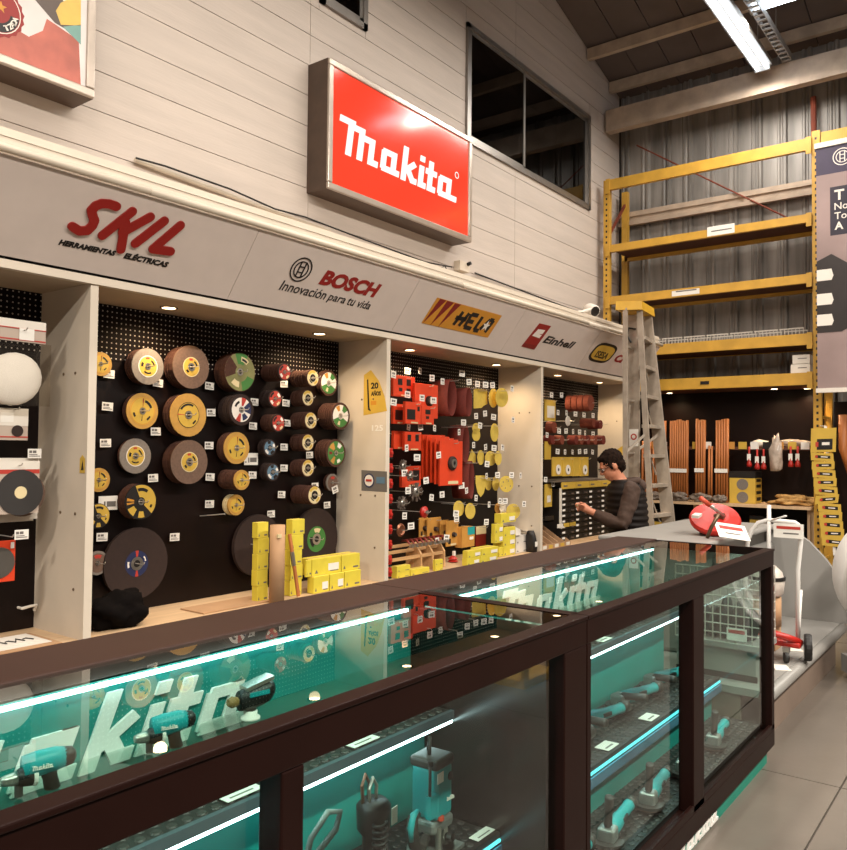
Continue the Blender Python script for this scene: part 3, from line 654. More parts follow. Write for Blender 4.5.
obj('peg_hook', MB().tube([(at(200,516,'y',YP).x, YP, at(200,516,'y',YP).z), tuple(at(225,514,'y',YP-.25))], .004, 6), m_galv, label='bare steel hook sticking out below the disc stacks', cat='hook')

# ---- cartons
def carton(x0, x1, yt, yb, Y, depth, label, group, mark=True, z0=None, tagw=False, m=None, name='carton', yref=None, h=None, sf=0):
    sd = sf*(x1-x0); x0 += sd; depth = min(depth, sd*.0096 if sf else .12)      # part of the width seen is the box's end face
    a, zb, b, zt = prect(x0, 556-yb/2, x1, 556+yb/2, yref or Y); hh = h or (zt-zb); zb = z0; zt = zb+hh
    t = thing(name, label, 'box', ((a+b)/2, Y+depth/2, zb), group)
    obj('body', MB().box((a, Y, zb), (b, Y+depth, zt)), m or m_yell2, t, bevel=.002)
    w_, h_ = b-a, zt-zb
    if mark:
        mb = MB(); mb.poly([(a+w_*.08, zb+h_*.12), (a+w_*.2, zb+h_*.12), (a+w_*.14, zb+h_*.34)], ((0, Y-.0008, 0), X_, Z_)); 
        obj('triangle_mark', mb, m_ink, t)
        obj('print', MB().box((a+w_*.62, Y-.001, zb+h_*.14), (a+w_*.9, Y, zb+h_*.24)), m_ink, t)
    obj('tape', MB().box((a, Y+depth*.42, zt), (b, Y+depth*.58, zt+.0006)), m_card, t)
    if tagw: obj('label', MB().box((a+w_*.55, Y-.0015, zb+h_*.2), (a+w_*.92, Y, zb+h_*.62)), m_tagw, t)
    return t
zz = [ZD+.0005+.1045*k for k in range(6)]
yv = at(260, 602, 'z', ZD).y
for k in range(5):
    j = [.002, -.004, .0, .006, -.004][k]
    carton(252+j*100, 268.3+j*100, 0, 15.2, yv, .17, f'lemon carton, {["bottom","second","middle","fourth","topmost"][k]} of the tall stack left of the cardboard tube', 'tall lemon carton stacks', z0=zz[k], h=.1035, sf=.35)
yv2 = at(297, 597, 'z', ZD).y+.055
for k in range(5):
    j = [0, .6, 0, .8, 1.5][k]
    carton(284+j, 302+j*1.5, 0, 15.2, yv2, .17, f'lemon carton, {["bottom","second","middle","fourth","topmost"][k]} of the tall stack behind the wooden stick', 'tall lemon carton stacks', z0=zz[k], h=.1035, sf=.35)
ys = at(318, 594, 'z', ZD).y+.02
for k, (x0, x1, z, dy, lb) in enumerate(((307.5, 329.5, 0, 0, 'bottom row, beside the tall stack'), (330.5, 344.5, 0, .0, 'bottom row, middle one'), (345.2, 361, 0, .0, 'bottom row, next to the sticker panel'),
                                         (307.5, 314.8, 1, .03, 'upper row, set back by the tall stack'), (315.5, 344, 1, .03, 'upper row, the wide one'), (345, 363, 1, .03, 'upper row, next to the sticker panel'))):
    carton(x0, x1, 0, 17.5, ys+dy, .16, f'lemon carton in the low pile, {lb}', 'low pile of lemon cartons', z0=ZD+.0005+.118*z, h=.117, yref=ys, sf=.3 if k in (0, 3) else 0, tagw=k in (0, 1, 4))
mb = MB(); mb.smooth = True
p = at(276.5, 603, 'z', ZD); r = 7.6*mpp(p); mb.tube([(p.x, p.y, ZD), (p.x, p.y, ZD+.51)], r, 20)
tb = obj('cardboard_tube', mb, m_card, label='brown cardboard tube standing in front of the lemon cartons', cat='tube')
obj('tape', MB().box((p.x-r*.8, p.y-r*1.02, ZD+.43), (p.x-.01, p.y-r*.7, ZD+.455)), m_cream2, tb)
a_, b_ = at(298.5, 598, 'z', ZD), at(289.5, 534, 'y', yv2-.02)
st = obj('wooden_stick', MB().tube([a_+Z_*.012, b_], .013, 8), m_handle, label='thin wooden stick leaning on the lemon cartons', cat='stick')
obj('foil_wrap', MB().tube([a_.lerp(b_, .5), a_.lerp(b_, .72)], .0145, 8), m_silver, st)
# cloth bag and cardboard sheets on the deck
bg = bmesh.new(); bmesh.ops.create_icosphere(bg, subdivisions=4, radius=1)
from mathutils import noise
for v in bg.verts:
    n_ = noise.noise(v.co*1.7)*.35+noise.ridged_multi_fractal(v.co*2.6, 1, 2, 4, 1, 2)*.16
    v.co *= 1+n_-.2; v.co.z = max(v.co.z, -.62); v.co.x *= .19; v.co.y *= .13; v.co.z *= .12
me = bpy.data.meshes.new('cloth_bag'); bg.to_mesh(me); bg.free(); me.materials.append(mat('black_cloth', '#0b0706', .9, var=.3, spec=.08)); me.polygons.foreach_set('use_smooth', [True]*len(me.polygons))
pb = at(122, 630, 'y', 4.08); put('cloth_bag', me, None, (pb.x, 4.14, ZD+.077), label='crumpled black cloth bag on the deck under the huge navy-labelled disc', cat='bag')
p0 = at(163, 606, 'z', ZD)
obj('cardboard_sheet', MB().box((p0.x, 4.02, ZD), (p0.x+.56, 4.25, ZD+.008)), m_card, label='flat cardboard sheet lying on the deck under the discs', cat='cardboard')
# stickers and marks on the side panel beside the discs
def on_panel(px, py, xp): return at(px, py, 'x', xp)
xp = PX[2]-.045-.0008
def pfr(xp): return (V((xp, 0, 0)), -Y_, Z_)       # frame on a face that looks toward -X
def ppoly(mb, pts, xp, d=.001): mb.poly([(-on_panel(a, b, xp).y, on_panel(a, b, xp).z) for a, b in pts], pfr(xp), d); return mb
st = obj('wall_sticker', ppoly(MB(), [(363.5,415.5),(364,375),(371,370),(379,381),(384.5,396),(387,411)], xp), m_yellow, label='yellow 20 AÑOS sticker on the cream side panel', cat='sticker')
mb = MB(); f = pfr(xp-.002)
def ptext(mb, s, px, py, w_, h_, xp, bold=.02): q = on_panel(px, py, xp); return add_text(mb, s, (q, -Y_, Z_), w_, h_, .001, bold)
ptext(mb, '20', 371, 389, .075, .05, xp-.0015, .04); obj('print', mb, m_blk, st)
mb = MB(); ptext(mb, 'AÑOS', 371, 396, .10, .042, xp-.0015, .04); obj('print', mb, m_blk, st)
mb = MB(); ppoly(mb, [(367,380),(368.2,379),(369.5,408),(371,411),(368,410)], xp-.0015); obj('crowbar_drawing', mb, m_blk, st)
mb = MB(); mb.box((xp-.002, on_panel(371,403,xp).y-.055, on_panel(371,403,xp).z-.016), (xp-.0012, on_panel(371,403,xp).y, on_panel(371,403,xp).z+.016)); obj('print', mb, m_gold, st)
mb = MB(); ptext(mb, '125', 372, 431, .11, .045, xp, .02); obj('panel_number', mb, m_tagw, ALC[1])
mb = MB(); ppoly(mb, [(361.5,490.5),(361.5,470),(387,471.5),(387,492)], xp); st = obj('wall_sticker', mb, m_ink, label='small square sticker with a round badge low on the side panel', cat='sticker')
c = on_panel(369, 480.5, xp-.002); mb = MB(); mb.lathe([(.055, 0), (.055, .001)], c, (-1, 0, 0), 24); bd = obj('badge', mb, m_navy, st)
mb = MB(); mb.lathe([(.044, .0012), (.044, .002)], c, (-1, 0, 0), 24); obj('badge_centre', mb, m_white, bd)
mb = MB(); mb.box((c.x-.004, c.y-.03, c.z-.008), (c.x-.0022, c.y+.03, c.z+.010)); obj('badge_mark', mb, m_lred, bd)
mb = MB(); mb.box((c.x-.001, c.y-.16, c.z-.02), (c.x, c.y-.075, c.z+.03)); obj('tool_print', mb, m_blue, st)
xq = PX[1]-.0455
q = at(92.5, 464.5, 'y', YD-.001); mb = MB(); mb.poly([(-.03, -.045), (.02, -.045), (.02, .03), (-.005, .05), (-.03, .03)], (V((PX[1]-.047, q.y+.035, q.z)), -Y_, Z_), .001)
st = obj('wall_sticker', mb, m_yellow, label='tiny yellow flame sticker at the panel edge beside the discs', cat='sticker')
mb = MB(); mb.poly([(-.015, -.03), (.008, -.03), (.0, .025)], (V((PX[1]-.0482, q.y+.035, q.z)), -Y_, Z_), .0005); obj('flame', mb, m_blk, st)

# ---- first alcove: packaged goods
def packet(x0, y0, x1, y1, Y, m, name, label, cat, extra=(), grp=None, th=.008, tilt=0):
    a, zb, b, zt = prect(x0, y0, x1, y1, Y); t = thing(name, label, cat, ((a+b)/2, Y, zb), grp)
    obj('card', MB().box((a, Y, zb), (b, Y+th, zt)), m, t)
    for nm, (u0, v0, u1, v1), mm in extra:     # printed patches, fractions of the card, raised a hair
        obj(nm, MB().box((a+(b-a)*u0, Y-.0012-.0006*len(t.children), zb+(zt-zb)*v0), (a+(b-a)*u1, Y, zb+(zt-zb)*v1)), mm, t)
    return t, (a, zb, b, zt)
# bonnet in a bag
Yb = 4.12; a, zb, b, zt = prect(-20, 346, 50, 405, Yb)
t = thing('bonnet_pack', 'white wool polishing bonnet in a clear bag with a header card', 'packet', ((a+b)/2, Yb, zb))
ah, zh0, bh, zh1 = prect(-20, 319, 45, 341, Yb); m_hdr = mat('header_card', '#b7a596', .55, var=.03)
hd = obj('header_card', MB().box((ah, Yb-.01, zh0), (bh, Yb-.004, zh1)), m_hdr, t)
obj('header_top', MB().box((ah, Yb-.0115, zh0+(zh1-zh0)*.62), (bh, Yb-.0102, zh1)), m_paper, hd)
obj('red_line', MB().box((ah, Yb-.0125, zh0+(zh1-zh0)*.06), (bh, Yb-.0117, zh0+(zh1-zh0)*.12)), m_lred, hd)
obj('red_line', MB().box((ah, Yb-.0125, zh0+(zh1-zh0)*.58), (bh, Yb-.0117, zh0+(zh1-zh0)*.63)), m_lred, hd)
obj('price_sticker', MB().box((at(18,338,'y',Yb).x, Yb-.0135, zh0+.01), (at(33,338,'y',Yb).x, Yb-.0127, zh0+.07)), m_tagw, hd)
mb = MB(); mb.smooth = True
c = at(13, 379, 'y', Yb+.05); mb.ell((c.x, Yb+.05, c.z), (.15, 0, 0), (0, .048, 0), (.012, 0, .138), 20, 12); obj('bonnet', mb, m_white2, t)
obj('bag', MB().box((ah, Yb-.006, zb), (b, Yb+.11, zh0)), m_poly, t)
hook(20, 331, YP, Yb-.05, 'steel peg hook holding packets beside the bonnet', 'hooks in the packet alcove')
t, _ = packet(-12, 408, 28, 440, 4.2, m_hdr, 'sandpaper_packet', 'grey and white sandpaper packet hanging under the bonnet bag', 'packet', (('white_band', (0, .45, 1, 1), m_paper), ('red_line', (0, .08, 1, .12), m_lred), ('price_sticker', (.30, .56, .62, .86), m_tagw)), th=.03)
c = at(17.5, 431, 'y', 4.197); obj('disc_picture', MB().lathe([(.03, 0), (.03, .002)], (c.x, 4.1975, c.z), (0, -1, 0), 18), m_dkd, t)
hook(12, 410, YP, 4.14, 'steel peg hook holding packets beside the bonnet', 'hooks in the packet alcove')
for k, (x0, y0, x1, y1, Y) in enumerate(((-10, 462, 34, 522, 4.26), (-8, 458, 38, 520, 4.22), (-14, 461, 39, 514, 4.17))):
    t, (a, zb, b, zt) = packet(x0, y0, x1, y1, Y, m_paper if k < 2 else m_hdr, 'fibre_disc_pack', ['rearmost', 'middle', 'foremost'][k]+' clear pack of dark fibre discs with a red-banded header', 'packet', (('red_band', (0, .76, 1, .84), m_lred), ('white_band', (0, .84, 1, 1), m_paper)), 'packs of dark fibre discs', .012)
    c = at((x0+x1)/2+8, (y0+y1)/2+5, 'y', Y-.004)
    dd = obj('fibre_disc', MB().lathe([(.118, 0), (.118, .004)], (c.x, Y-.006, c.z), (0, 1, 0), 28), m_gbr if k < 2 else mat('fibre_black', '#2c2826', .7), t)
    obj('centre_plate', MB().lathe([(.032, 0), (.032, .001)], (c.x, Y-.0075, c.z), (0, 1, 0), 18), m_cream2, dd)
hook(15, 465, YP, 4.13, 'steel peg hook holding packets beside the bonnet', 'hooks in the packet alcove')
t, _ = packet(-12, 541, 15, 582, 4.24, m_orange, 'saw_blade_card', 'orange card with a round steel saw blade', 'packet', (('white_tab', (.82, .8, .95, .95), m_tagw),))
c = at(-1, 563, 'y', 4.236); obj('saw_blade', MB().lathe([(.02, 0), (.08, 0), (.08, .002), (.02, .002)], (c.x, 4.2365, c.z), (0, -1, 0), 26), m_silver, t)
hook(6, 536, YP, 4.18, 'steel peg hook holding packets beside the bonnet', 'hooks in the packet alcove')
for (px, py, Y) in ((34.5, 453.5, 4.2), (21.5, 534.5, 4.15)): ptag(px, py, Y, TAG, 'white price tag in the packet alcove', 'price tags in the packet alcove')
mb = MB(); q = at(27, 606, 'y', YP); mb.tube([(q.x-.05, YP-.002, q.z), (q.x-.05, YP-.05, q.z), (q.x-.02, YP-.07, q.z+.01), (q.x+.02, YP-.06, q.z+.01), (q.x+.02, YP-.04, q.z-.02)], .008, 8)
obj('peg_hook', mb, m_paper, label='empty white plastic hook low on the black board', cat='hook')
p0, p1 = at(-5, 640, 'z', ZD), at(50, 634, 'z', ZD)
for k in range(3):
    obj('paper_sign', MB().box((1.7+.05*k, 3.99+.05*k, ZD+.004*k), (2.2-.03*k, 4.33-.02*k, ZD+.004*k+.003)), [m_card, m_paper, m_paper][k], label=['bare card under the handwritten paper signs', 'lower paper sign on the deck of the packet alcove', 'handwritten paper sign on top on the packet alcove deck'][k], cat='paper')
mb = MB()
for k in range(6): mb.tube([(1.86+.045*k, 4.15+.02*(k % 2), ZD+.0125), (1.88+.045*k, 4.20-.02*(k % 2), ZD+.0125), (1.895+.045*k, 4.13, ZD+.0125)], .004, 4)
obj('pen_strokes', mb, m_blk, bpy.data.objects['paper_sign.002'], kind='stuff')
# ================================================================ THIRD ALCOVE: orange cards, belts, yellow sanding discs
HG, TG = 'hooks in the orange card alcove', 'price tags in the orange card alcove'
def hk2(px, py, Y1): return hook(px, py, YP, Y1, 'steel peg hook in the orange card alcove', HG)
def tool_card(x0, y0, x1, y1, Y, label, windows=(), brush=None, grp=None, m=None, th=.03):
    a, zb, b, zt = prect(x0, y0, x1, y1, Y); t = thing('tool_card', label, 'packet', ((a+b)/2, Y, zb), grp)
    obj('card', MB().box((a, Y, zb), (b, Y+th, zt)), m or m_orange, t, bevel=.003)
    for (u0, v0, u1, v1) in windows: obj('window', MB().box((a+(b-a)*u0, Y-.002, zb+(zt-zb)*v0), (a+(b-a)*u1, Y-.0003, zb+(zt-zb)*v1)), m_blkpl, t)
    if brush:
        u, v, r = brush; c = V((a+(b-a)*u, Y, zb+(zt-zb)*v))
        br = obj('wire_brush', MB().lathe([(r, -.001), (r, .02), (r*.8, .03), (r*.75, .02)], c, (0, -1, 0), 20), m_dkd, t)
        obj('hub', MB().lathe([(r*.72, .012), (r*.66, .034), (r*.3, .034), (r*.3, .02)], c, (0, -1, 0), 20), m_silver, br)
    obj('barcode', MB().box((a+(b-a)*.35, Y-.0015, zb+(zt-zb)*.03), (a+(b-a)*.8, Y-.0003, zb+(zt-zb)*.1)), m_cream2, t)
    hk2((x0+x1)/2, y0+2.5, Y-.05); return t
W2 = ((.2, .55, .4, .85), (.6, .55, .8, .85), (.25, .25, .4, .42), (.6, .22, .78, .42))
tool_card(393.5, 376, 415, 397, 4.22, 'orange card with four small dark windows, top row by the panel', W2)
tool_card(415, 384, 438, 418, 4.17, 'tall orange card with a dark brush picture, top row', (), (.58, .5, .045))
tool_card(393.5, 404, 405, 424, 4.2, 'orange blister card with a coil window, second row by the panel', ((.15, .2, .9, .7),))
tool_card(405.5, 402, 421, 424, 4.10, 'orange blister card with a larger coil window, second row', ((.1, .2, .62, .66), (.76, .6, .9, .8)))
tool_card(421.5, 406, 434, 424.5, 4.12, 'small orange card with two dark windows, second row end', ((.3, .55, .7, .8), (.35, .3, .6, .45)))
tool_card(394, 431, 405, 449, 4.24, 'plain orange card, third row by the panel')
tool_card(405, 432, 421.5, 450.5, 4.18, 'orange card with two dark slots, third row', ((.15, .5, .35, .85), (.62, .5, .82, .85)))
for k in range(5):
    o = k*4.3
    tool_card(423+o, 435+k*1.5, 445+o*1.02, 479+k*1.6, 4.38-.062*k, ['rearmost', 'second', 'third', 'fourth', 'foremost'][k]+' tall orange card on the long hook of tall cards', ((.2, .2, .3, .8),) if k < 4 else (), (.5, .5, .062) if k == 4 else None, 'tall orange cards on one hook', th=.02)
tool_card(402, 466, 421, 487, 4.25, 'orange card behind the steel cup brushes', ((.55, .3, .9, .8),))
def belt(px, py, rx, ry, Y, L_, label):
    c = at(px, py, 'y', Y); k = mpp(c); mb = MB(); mb.smooth = True; n = 28; RX, RZ = rx*k*1.25, ry*k
    ring = lambda s_, y: [(c.x+RX*s_*math.cos(2*math.pi*i/n), y, c.z+RZ*(1-(1-s_)*RX/RZ)*math.sin(2*math.pi*i/n)) for i in range(n)]
    mb.rings([ring(1, Y), ring(1, Y+L_), ring(.95, Y+L_), ring(.95, Y)], close=True)
    return obj('sanding_belt', mb, m_belt, label=label, cat='belt', group='sanding belts')
belt(452, 397.5, 6.6, 18.5, 4.2, .20, 'large brown sanding belt loop, upper row by the tall orange card'); belt(469, 402, 4.6, 14.5, 4.16, .22, 'narrower brown sanding belt loop next to the yellow sheet')
belt(466, 444, 5, 19, 4.22, .18, 'brown sanding belt loop half behind the foremost tall card'); belt(471.5, 480, 4.2, 19, 4.2, .2, 'lowest brown sanding belt loop beside the shield-shaped sheet')
for px, py in ((452, 381), (469, 389), (466, 427), (471, 463)): hk2(px, py, 4.1)
def yshape(pts, Y, label, th=.004, m=None, cat='sanding sheet', holes=()):
    P = [at(a, b, 'y', Y) for a, b in pts]; o = V((0, Y, 0))
    ob = obj('sanding_sheet', MB().poly([(p.x, p.z) for p in P], (o, X_, Z_), th), m or m_ygrit, label=label, cat=cat, group='yellow sanding sheets and discs')
    for (a, b) in holes:
        q = at(a, b, 'y', Y); obj('hole', MB().lathe([(.008, 0), (.008, .001)], (q.x, Y-th-.0008, q.z), (0, 1, 0), 8), m_ink, ob)
    return ob
def yell(px, py, rx, ry, Y, label, **k): return yshape([(px+rx*math.cos(2*math.pi*i/22), py-ry*math.sin(2*math.pi*i/22)) for i in range(22)], Y, label, **k)
yshape([(473.5,408.5),(473.5,388.5),(487,390),(487,404),(483,406),(481,408)], 4.2, 'yellow sheet with a ragged lower edge, top row')
yell(493, 398, 4.5, 9.6, 4.16, 'yellow disc turned edgewise, top row'); yell(501.5, 397.5, 6.4, 9.6, 4.1, 'wide yellow disc at the end of the top row')
yell(476, 428, 4, 5, 4.24, 'small yellow disc partly under a tag, second row'); yell(476, 435, 4, 6, 4.2, 'yellow disc below the small tagged one'); yell(494.3, 432.5, 4, 9.2, 4.16, 'single oval yellow disc alone on its hook, second row')
yshape([(467,463),(471.5,449),(475.5,455),(475.5,463)], 4.24, 'triangular yellow sheet, third row'); yell(480.5, 457.5, 3.4, 7.4, 4.2, 'narrow yellow disc with a tag, third row')
yell(490.5, 458.3, 5.6, 7.4, 4.17, 'round yellow disc, third row'); yell(498, 458, 3.4, 7.2, 4.12, 'yellow disc turned edgewise at the third row end')
yshape([(475.5,484),(475.5,475.5),(485,475.5),(485.5,484),(483.5,493),(480.5,497),(477.5,493)], 4.18, 'tall shield-shaped yellow sheet, fourth row'); yell(488, 484, 3.4, 6.4, 4.22, 'yellow disc behind the shield-shaped sheet')
yell(495.5, 483.5, 3.4, 7.2, 4.16, 'yellow disc turned edgewise before the perforated one'); yell(506, 484, 7, 8.2, 4.06, 'perforated yellow disc at the fourth row end', holes=((503,482),(508,481),(510,486),(505,488),(501.5,486)))
yell(458.5, 508.5, 5.3, 7.8, 4.18, 'oval yellow disc beside the tags, bottom row'); yell(470, 511, 5, 8, 4.14, 'plain oval yellow disc, bottom row')
yell(498, 508.5, 3.4, 5.5, 4.18, 'tan disc in the bundle, bottom row end', m=m_tan); yell(502.5, 508, 3, 6, 4.15, 'white-backed disc in the bundle, bottom row end', m=m_paper)
yell(513, 511.5, 6.8, 7.8, 4.06, 'large yellow disc at the bottom row end')
for px, py, Y in ((480,391,4.1),(493,391,4.08),(502,391,4.0),(476,425,4.15),(494,426,4.08),(471,452,4.15),(480,452,4.12),(490,453,4.08),(498,453,4.02),(480,478,4.1),(488,480,4.12),(496,478,4.06),(506,479,3.98),(458,503,4.1),(470,505,4.05),(498,505,4.08),(513,506,3.98)): hk2(px, py, Y)
for k, (px, py, Y) in enumerate(((407.5,371,4.3),(420,371,4.28),(432,378,4.22),(442.5,381.5,4.2),(393.5,374.5,4.05),(462,373.5,4.2),(469,382,4.15),(477.5,384,4.15),(485.5,384.8,4.12),(492.5,385.2,4.1),(512,388.5,3.97),(407.5,394.5,4.16),(422,398,4.1),(433.5,400.5,4.12),(393.5,402,4.05),
        (408.5,427,4.2),(420.5,427,4.18),(434.5,428,4.15),(463.5,422.5,4.2),(459,432,4.16),(476,416,4.2),(485,413.5,4.18),(493.5,417,4.16),(480,425.5,4.12),(513,420,4.0),(406.5,448,4.1),(417,457.5,4.15),(438.5,455,4.05),(404.5,473,4.12),(426,480.5,4.1),(473.5,445,4.2),(485.5,447,4.18),(494,448,4.15),(502.5,447.5,4.1),(487,464,4.1),
        (408,490.5,4.1),(431.5,497.5,4.15),(442,494.5,4.15),(461.5,485.5,4.15),(466.5,490.5,4.12),(486.5,476,4.15),(497.5,475,4.12),(511.5,475,4.05),(520.5,475.5,3.98),(476,498,4.1),(489,504.5,4.1),(500,501,4.08),(505,501,4.08),(524,504,3.98),(404.5,515.8,4.1),(411,526,4.12),(456,513.5,4.1),(456.5,518.8,4.1),(437,541,4.08),(446.5,537.8,4.06),(486.3,522,4.1))):
    ptag(px, py, Y, TAGS, 'small square price tag in the orange card alcove', TG, random.uniform(-.12, .12), random.uniform(-.3, .3))
# steel wire wheels and cup brushes
def wire_wheel(px, py, rp, Y, label, m1=None):
    c = at(px, py, 'y', Y); r = rp*mpp(c); t = thing('rotary_brush', label, 'brush', c)
    mb = MB()
    for k in range(56):
        a = 2*math.pi*k/56; d = V((math.cos(a), random.uniform(-.25, .25), math.sin(a))); mb.tube([c+d*r*.4, c+d*r], r*.06, 3)
    obj('bristles', mb, m1 or mat('steel_wire', '#6d6057', .5, .3), t, kind='stuff')
    obj('hub', MB().lathe([(r*.5, -.012), (r*.5, .012), (r*.36, .018), (r*.16, .018), (r*.16, -.012)], c, (0, -1, 0), 20), m_silver, t); hk2(px, py, Y-.06)
wire_wheel(415.5, 492, 9.5, 4.16, 'large dark steel wire wheel with a silver hub'); wire_wheel(403, 466, 6.5, 4.22, 'small wire wheel with a pale hub above the large one'); wire_wheel(410, 476, 5.5, 4.1, 'white-hubbed cup brush by the orange card'); wire_wheel(402, 503, 7, 4.12, 'dark cup brush hanging below the large wire wheel')
c = at(423, 512, 'y', 4.1); t = thing('rotary_brush', 'small red-backed wheel on a hook below the wire wheels', 'brush', c)
obj('wheel', MB().lathe([(.045, 0), (.05, .02), (.02, .04)], c, (0, -1, 0), 18), m_redp, t); obj('hub', MB().lathe([(.018, .02), (.018, .05), (.006, .05)], c, (0, -1, 0), 12), m_silver, t); hk2(423, 512, 4.0)
c = at(400, 530, 'y', 4.15); obj('rotary_brush', MB().lathe([(.05, 0), (.055, .01), (.04, .02), (.03, .01)], c, (0, -1, 0), 18), mat('copper_ring', '#8c5a42', .35, .7), label='copper coloured ring brush hanging low by the panel', cat='brush'); hk2(400, 530, 4.08)
# chain of red clips down the panel edge
for k in range(9):
    px = 395-.75*k; py = 452+k*15.3; c = at(px, py, 'y', 3.965)
    if k == 8: c = at(390.5, 571, 'y', 3.965)
    t = thing('red_clip', f'{["top","second","third","fourth","fifth","sixth","seventh","eighth","lowest"][k]} red plastic clip on the strip down the panel edge', 'clip', c, 'red clips on the strip')
    mb = MB(); x = PX[2]+.012
    mb.box((x, 3.955, c.z-.042), (x+.04, 3.985, c.z+.03)).box((x+.005, 3.94, c.z-.02), (x+.03, 3.958, c.z+.005)); obj('clip', mb, m_redp, t, bevel=.006)
    obj('jaw', MB().box((x+.008, 3.95, c.z-.055), (x+.03, 3.97, c.z-.042)), m_blkpl, t)
mb = MB(); mb.box((PX[2]+.002, 3.97, .56), (PX[2]+.012, 3.985, 1.60)); obj('clip_strip', mb, m_redp, label='thin red hanging strip carrying the red clips', cat='strip')
# tan cards with small wheels
for k, (x0, y0, x1, y1, Y) in enumerate(((419.5,517.5,428,537,4.36),(427.5,517.5,441,538.5,4.32),(440.5,520,448.5,543,4.28),(446.5,520.5,458.5,546,4.22))):
    tool_card(x0, y0, x1, y1, Y, ['narrow tan card half hidden by the next one', 'wide tan card with two wheel pictures', 'narrow tan card in front of the wide one', 'foremost tan card with three silver parts'][k], ((.15, .1, .35, .3),), (.55, .45, .022), 'tan cards over the wooden rack', m_tan, .012)
# wooden rack with red-handled brushes
Yr = 4.09; a, zb, b, zt = prect(391, 548, 447, 568, Yr); r = thing('wooden_rack', 'bare pine rack of slats holding red-handled brushes on the deck', 'rack', ((a+b)/2, Yr, ZD))
for x in (at(419, 556, 'y', Yr).x, at(430.5, 556, 'y', Yr).x, at(442, 556, 'y', Yr).x):
    obj('end_board', MB()._add([(x, Yr-.02, ZD), (x, Yr+.14, ZD), (x, Yr+.14, ZD+.17), (x, Yr+.05, ZD+.24), (x, Yr-.02, ZD+.14), (x+.02, Yr-.02, ZD), (x+.02, Yr+.14, ZD), (x+.02, Yr+.14, ZD+.17), (x+.02, Yr+.05, ZD+.24), (x+.02, Yr-.02, ZD+.14)],
        [(0,1,2,3,4), (9,8,7,6,5), (0,5,6,1), (1,6,7,2), (2,7,8,3), (3,8,9,4), (4,9,5,0)]), m_wood, r)
for z, y in ((ZD+.115, Yr-.012), (ZD+.165, Yr+.05), (ZD+.20, Yr+.11)): obj('slat', MB().box((a, y, z), (at(444, 556, 'y', Yr).x, y+.022, z+.024)), m_wood, r)
for k in range(9):
    x = at(405+4.4*k, 545, 'y', Yr+.05).x; z = ZD+.235; t = thing('hand_brush', 'red-handled wire brush lying across the pine rack', 'brush', (x, Yr+.05, z), 'brushes on the pine rack')
    mb = MB(); mb.smooth = True; mb.tube([(x-.03, Yr-.03, z), (x, Yr+.03, z+.028), (x+.03, Yr+.11, z+.02)], [.007, .011, .008], 7); obj('handle', mb, mat('dark_red_wood', '#7c2a22', .5), t)
    obj('bristles', MB().box((x-.045, Yr-.06, z-.02), (x-.02, Yr-.028, z+.005)), m_silver, t)
for k, (x0, x1, z) in enumerate(((391.5, 410, 0), (411, 429.5, 0), (391.5, 410.5, 1), (432.5, 443, 0), (432.5, 443, 1))):
    carton(x0, x1, 0, 6.6, 3.985, .07, ['flat lemon box under the pine rack by the panel', 'flat lemon box under the pine rack middle', 'flat lemon box on top of another under the pine rack', 'short lemon box at the rack end, below', 'short lemon box at the rack end, on top'][k], 'flat lemon boxes by the pine rack', z0=ZD+.0005+.0465*z, h=.046, sf=.3 if k != 1 else 0)
c = at(453, 562, 'z', ZD); t = thing('tape_reel', 'small red and white reel on the deck beside the pine rack', 'reel', c)
obj('reel', MB().lathe([(.035, 0), (.05, .008), (.03, .02), (.045, .03), (.012, .06)], (c.x, c.y, ZD), (0, 0, 1), 14), m_redp, t); obj('core', MB().box((c.x-.012, c.y-.02, ZD+.058), (c.x+.012, c.y, ZD+.1)), m_white, t)
# right heap of yellow boxes
yq = at(475, 564, 'z', ZD).y-.02
for k, (x0, x1, z, dy) in enumerate(((461.5, 480, 0, 0), (480.5, 497.5, 0, 0), (462, 481, 1, 0), (481.5, 498.5, 1, .0))):
    carton(x0, x1, 0, 8.0, yq+dy, .2, ['flat lemon box, lower layer beside the tape reel', 'flat lemon box, lower layer touching the tall pile', 'flat lemon box, upper layer beside the tape reel', 'flat lemon box, upper layer touching the tall pile'][k], 'flat lemon boxes in two layers', z0=ZD+.0005+.0645*z, h=.064, sf=.3 if k in (0, 2) else 0, tagw=True)
yq2 = at(505, 556, 'z', ZD).y+.0
for k, (x0, x1, z, dy) in enumerate(((499.3, 503, 0, 0), (503.5, 515.3, 0, 0), (490.3, 503, 1.5, 0), (503.5, 515.3, 1, 0), (490.6, 503, 2.5, 0), (503.6, 515.4, 2, 0), (493, 515.6, 3.52, 0))):
    carton(x0, x1, 0, 11.4, yq2+dy, .15, f'lemon box in the tall pile, {["base beside the flat boxes","base beside the white boxes","second layer set back","second layer beside the white boxes","third layer set back","third layer in front","crowning the pile"][k]}', 'tall pile of lemon boxes', z0=ZD+.0005+.0905*z, h=.09, sf=.35 if k in (2, 4, 6) else 0, tagw=k != 0)
for k in range(2): carton(516, 528, 0, 10.8, yq2+.02, .15, ['white carton at the bottom beside the tall lemon pile', 'white carton on top of the other white carton'][k], 'white cartons', z0=ZD+.0005+.0865*k, h=.086, m=m_paper, tagw=False)
p = at(516, 527, 'y', yq2); mb = MB(); x0 = at(515.8, 535, 'y', yq2).x; x1 = at(531, 533, 'y', yq2).x
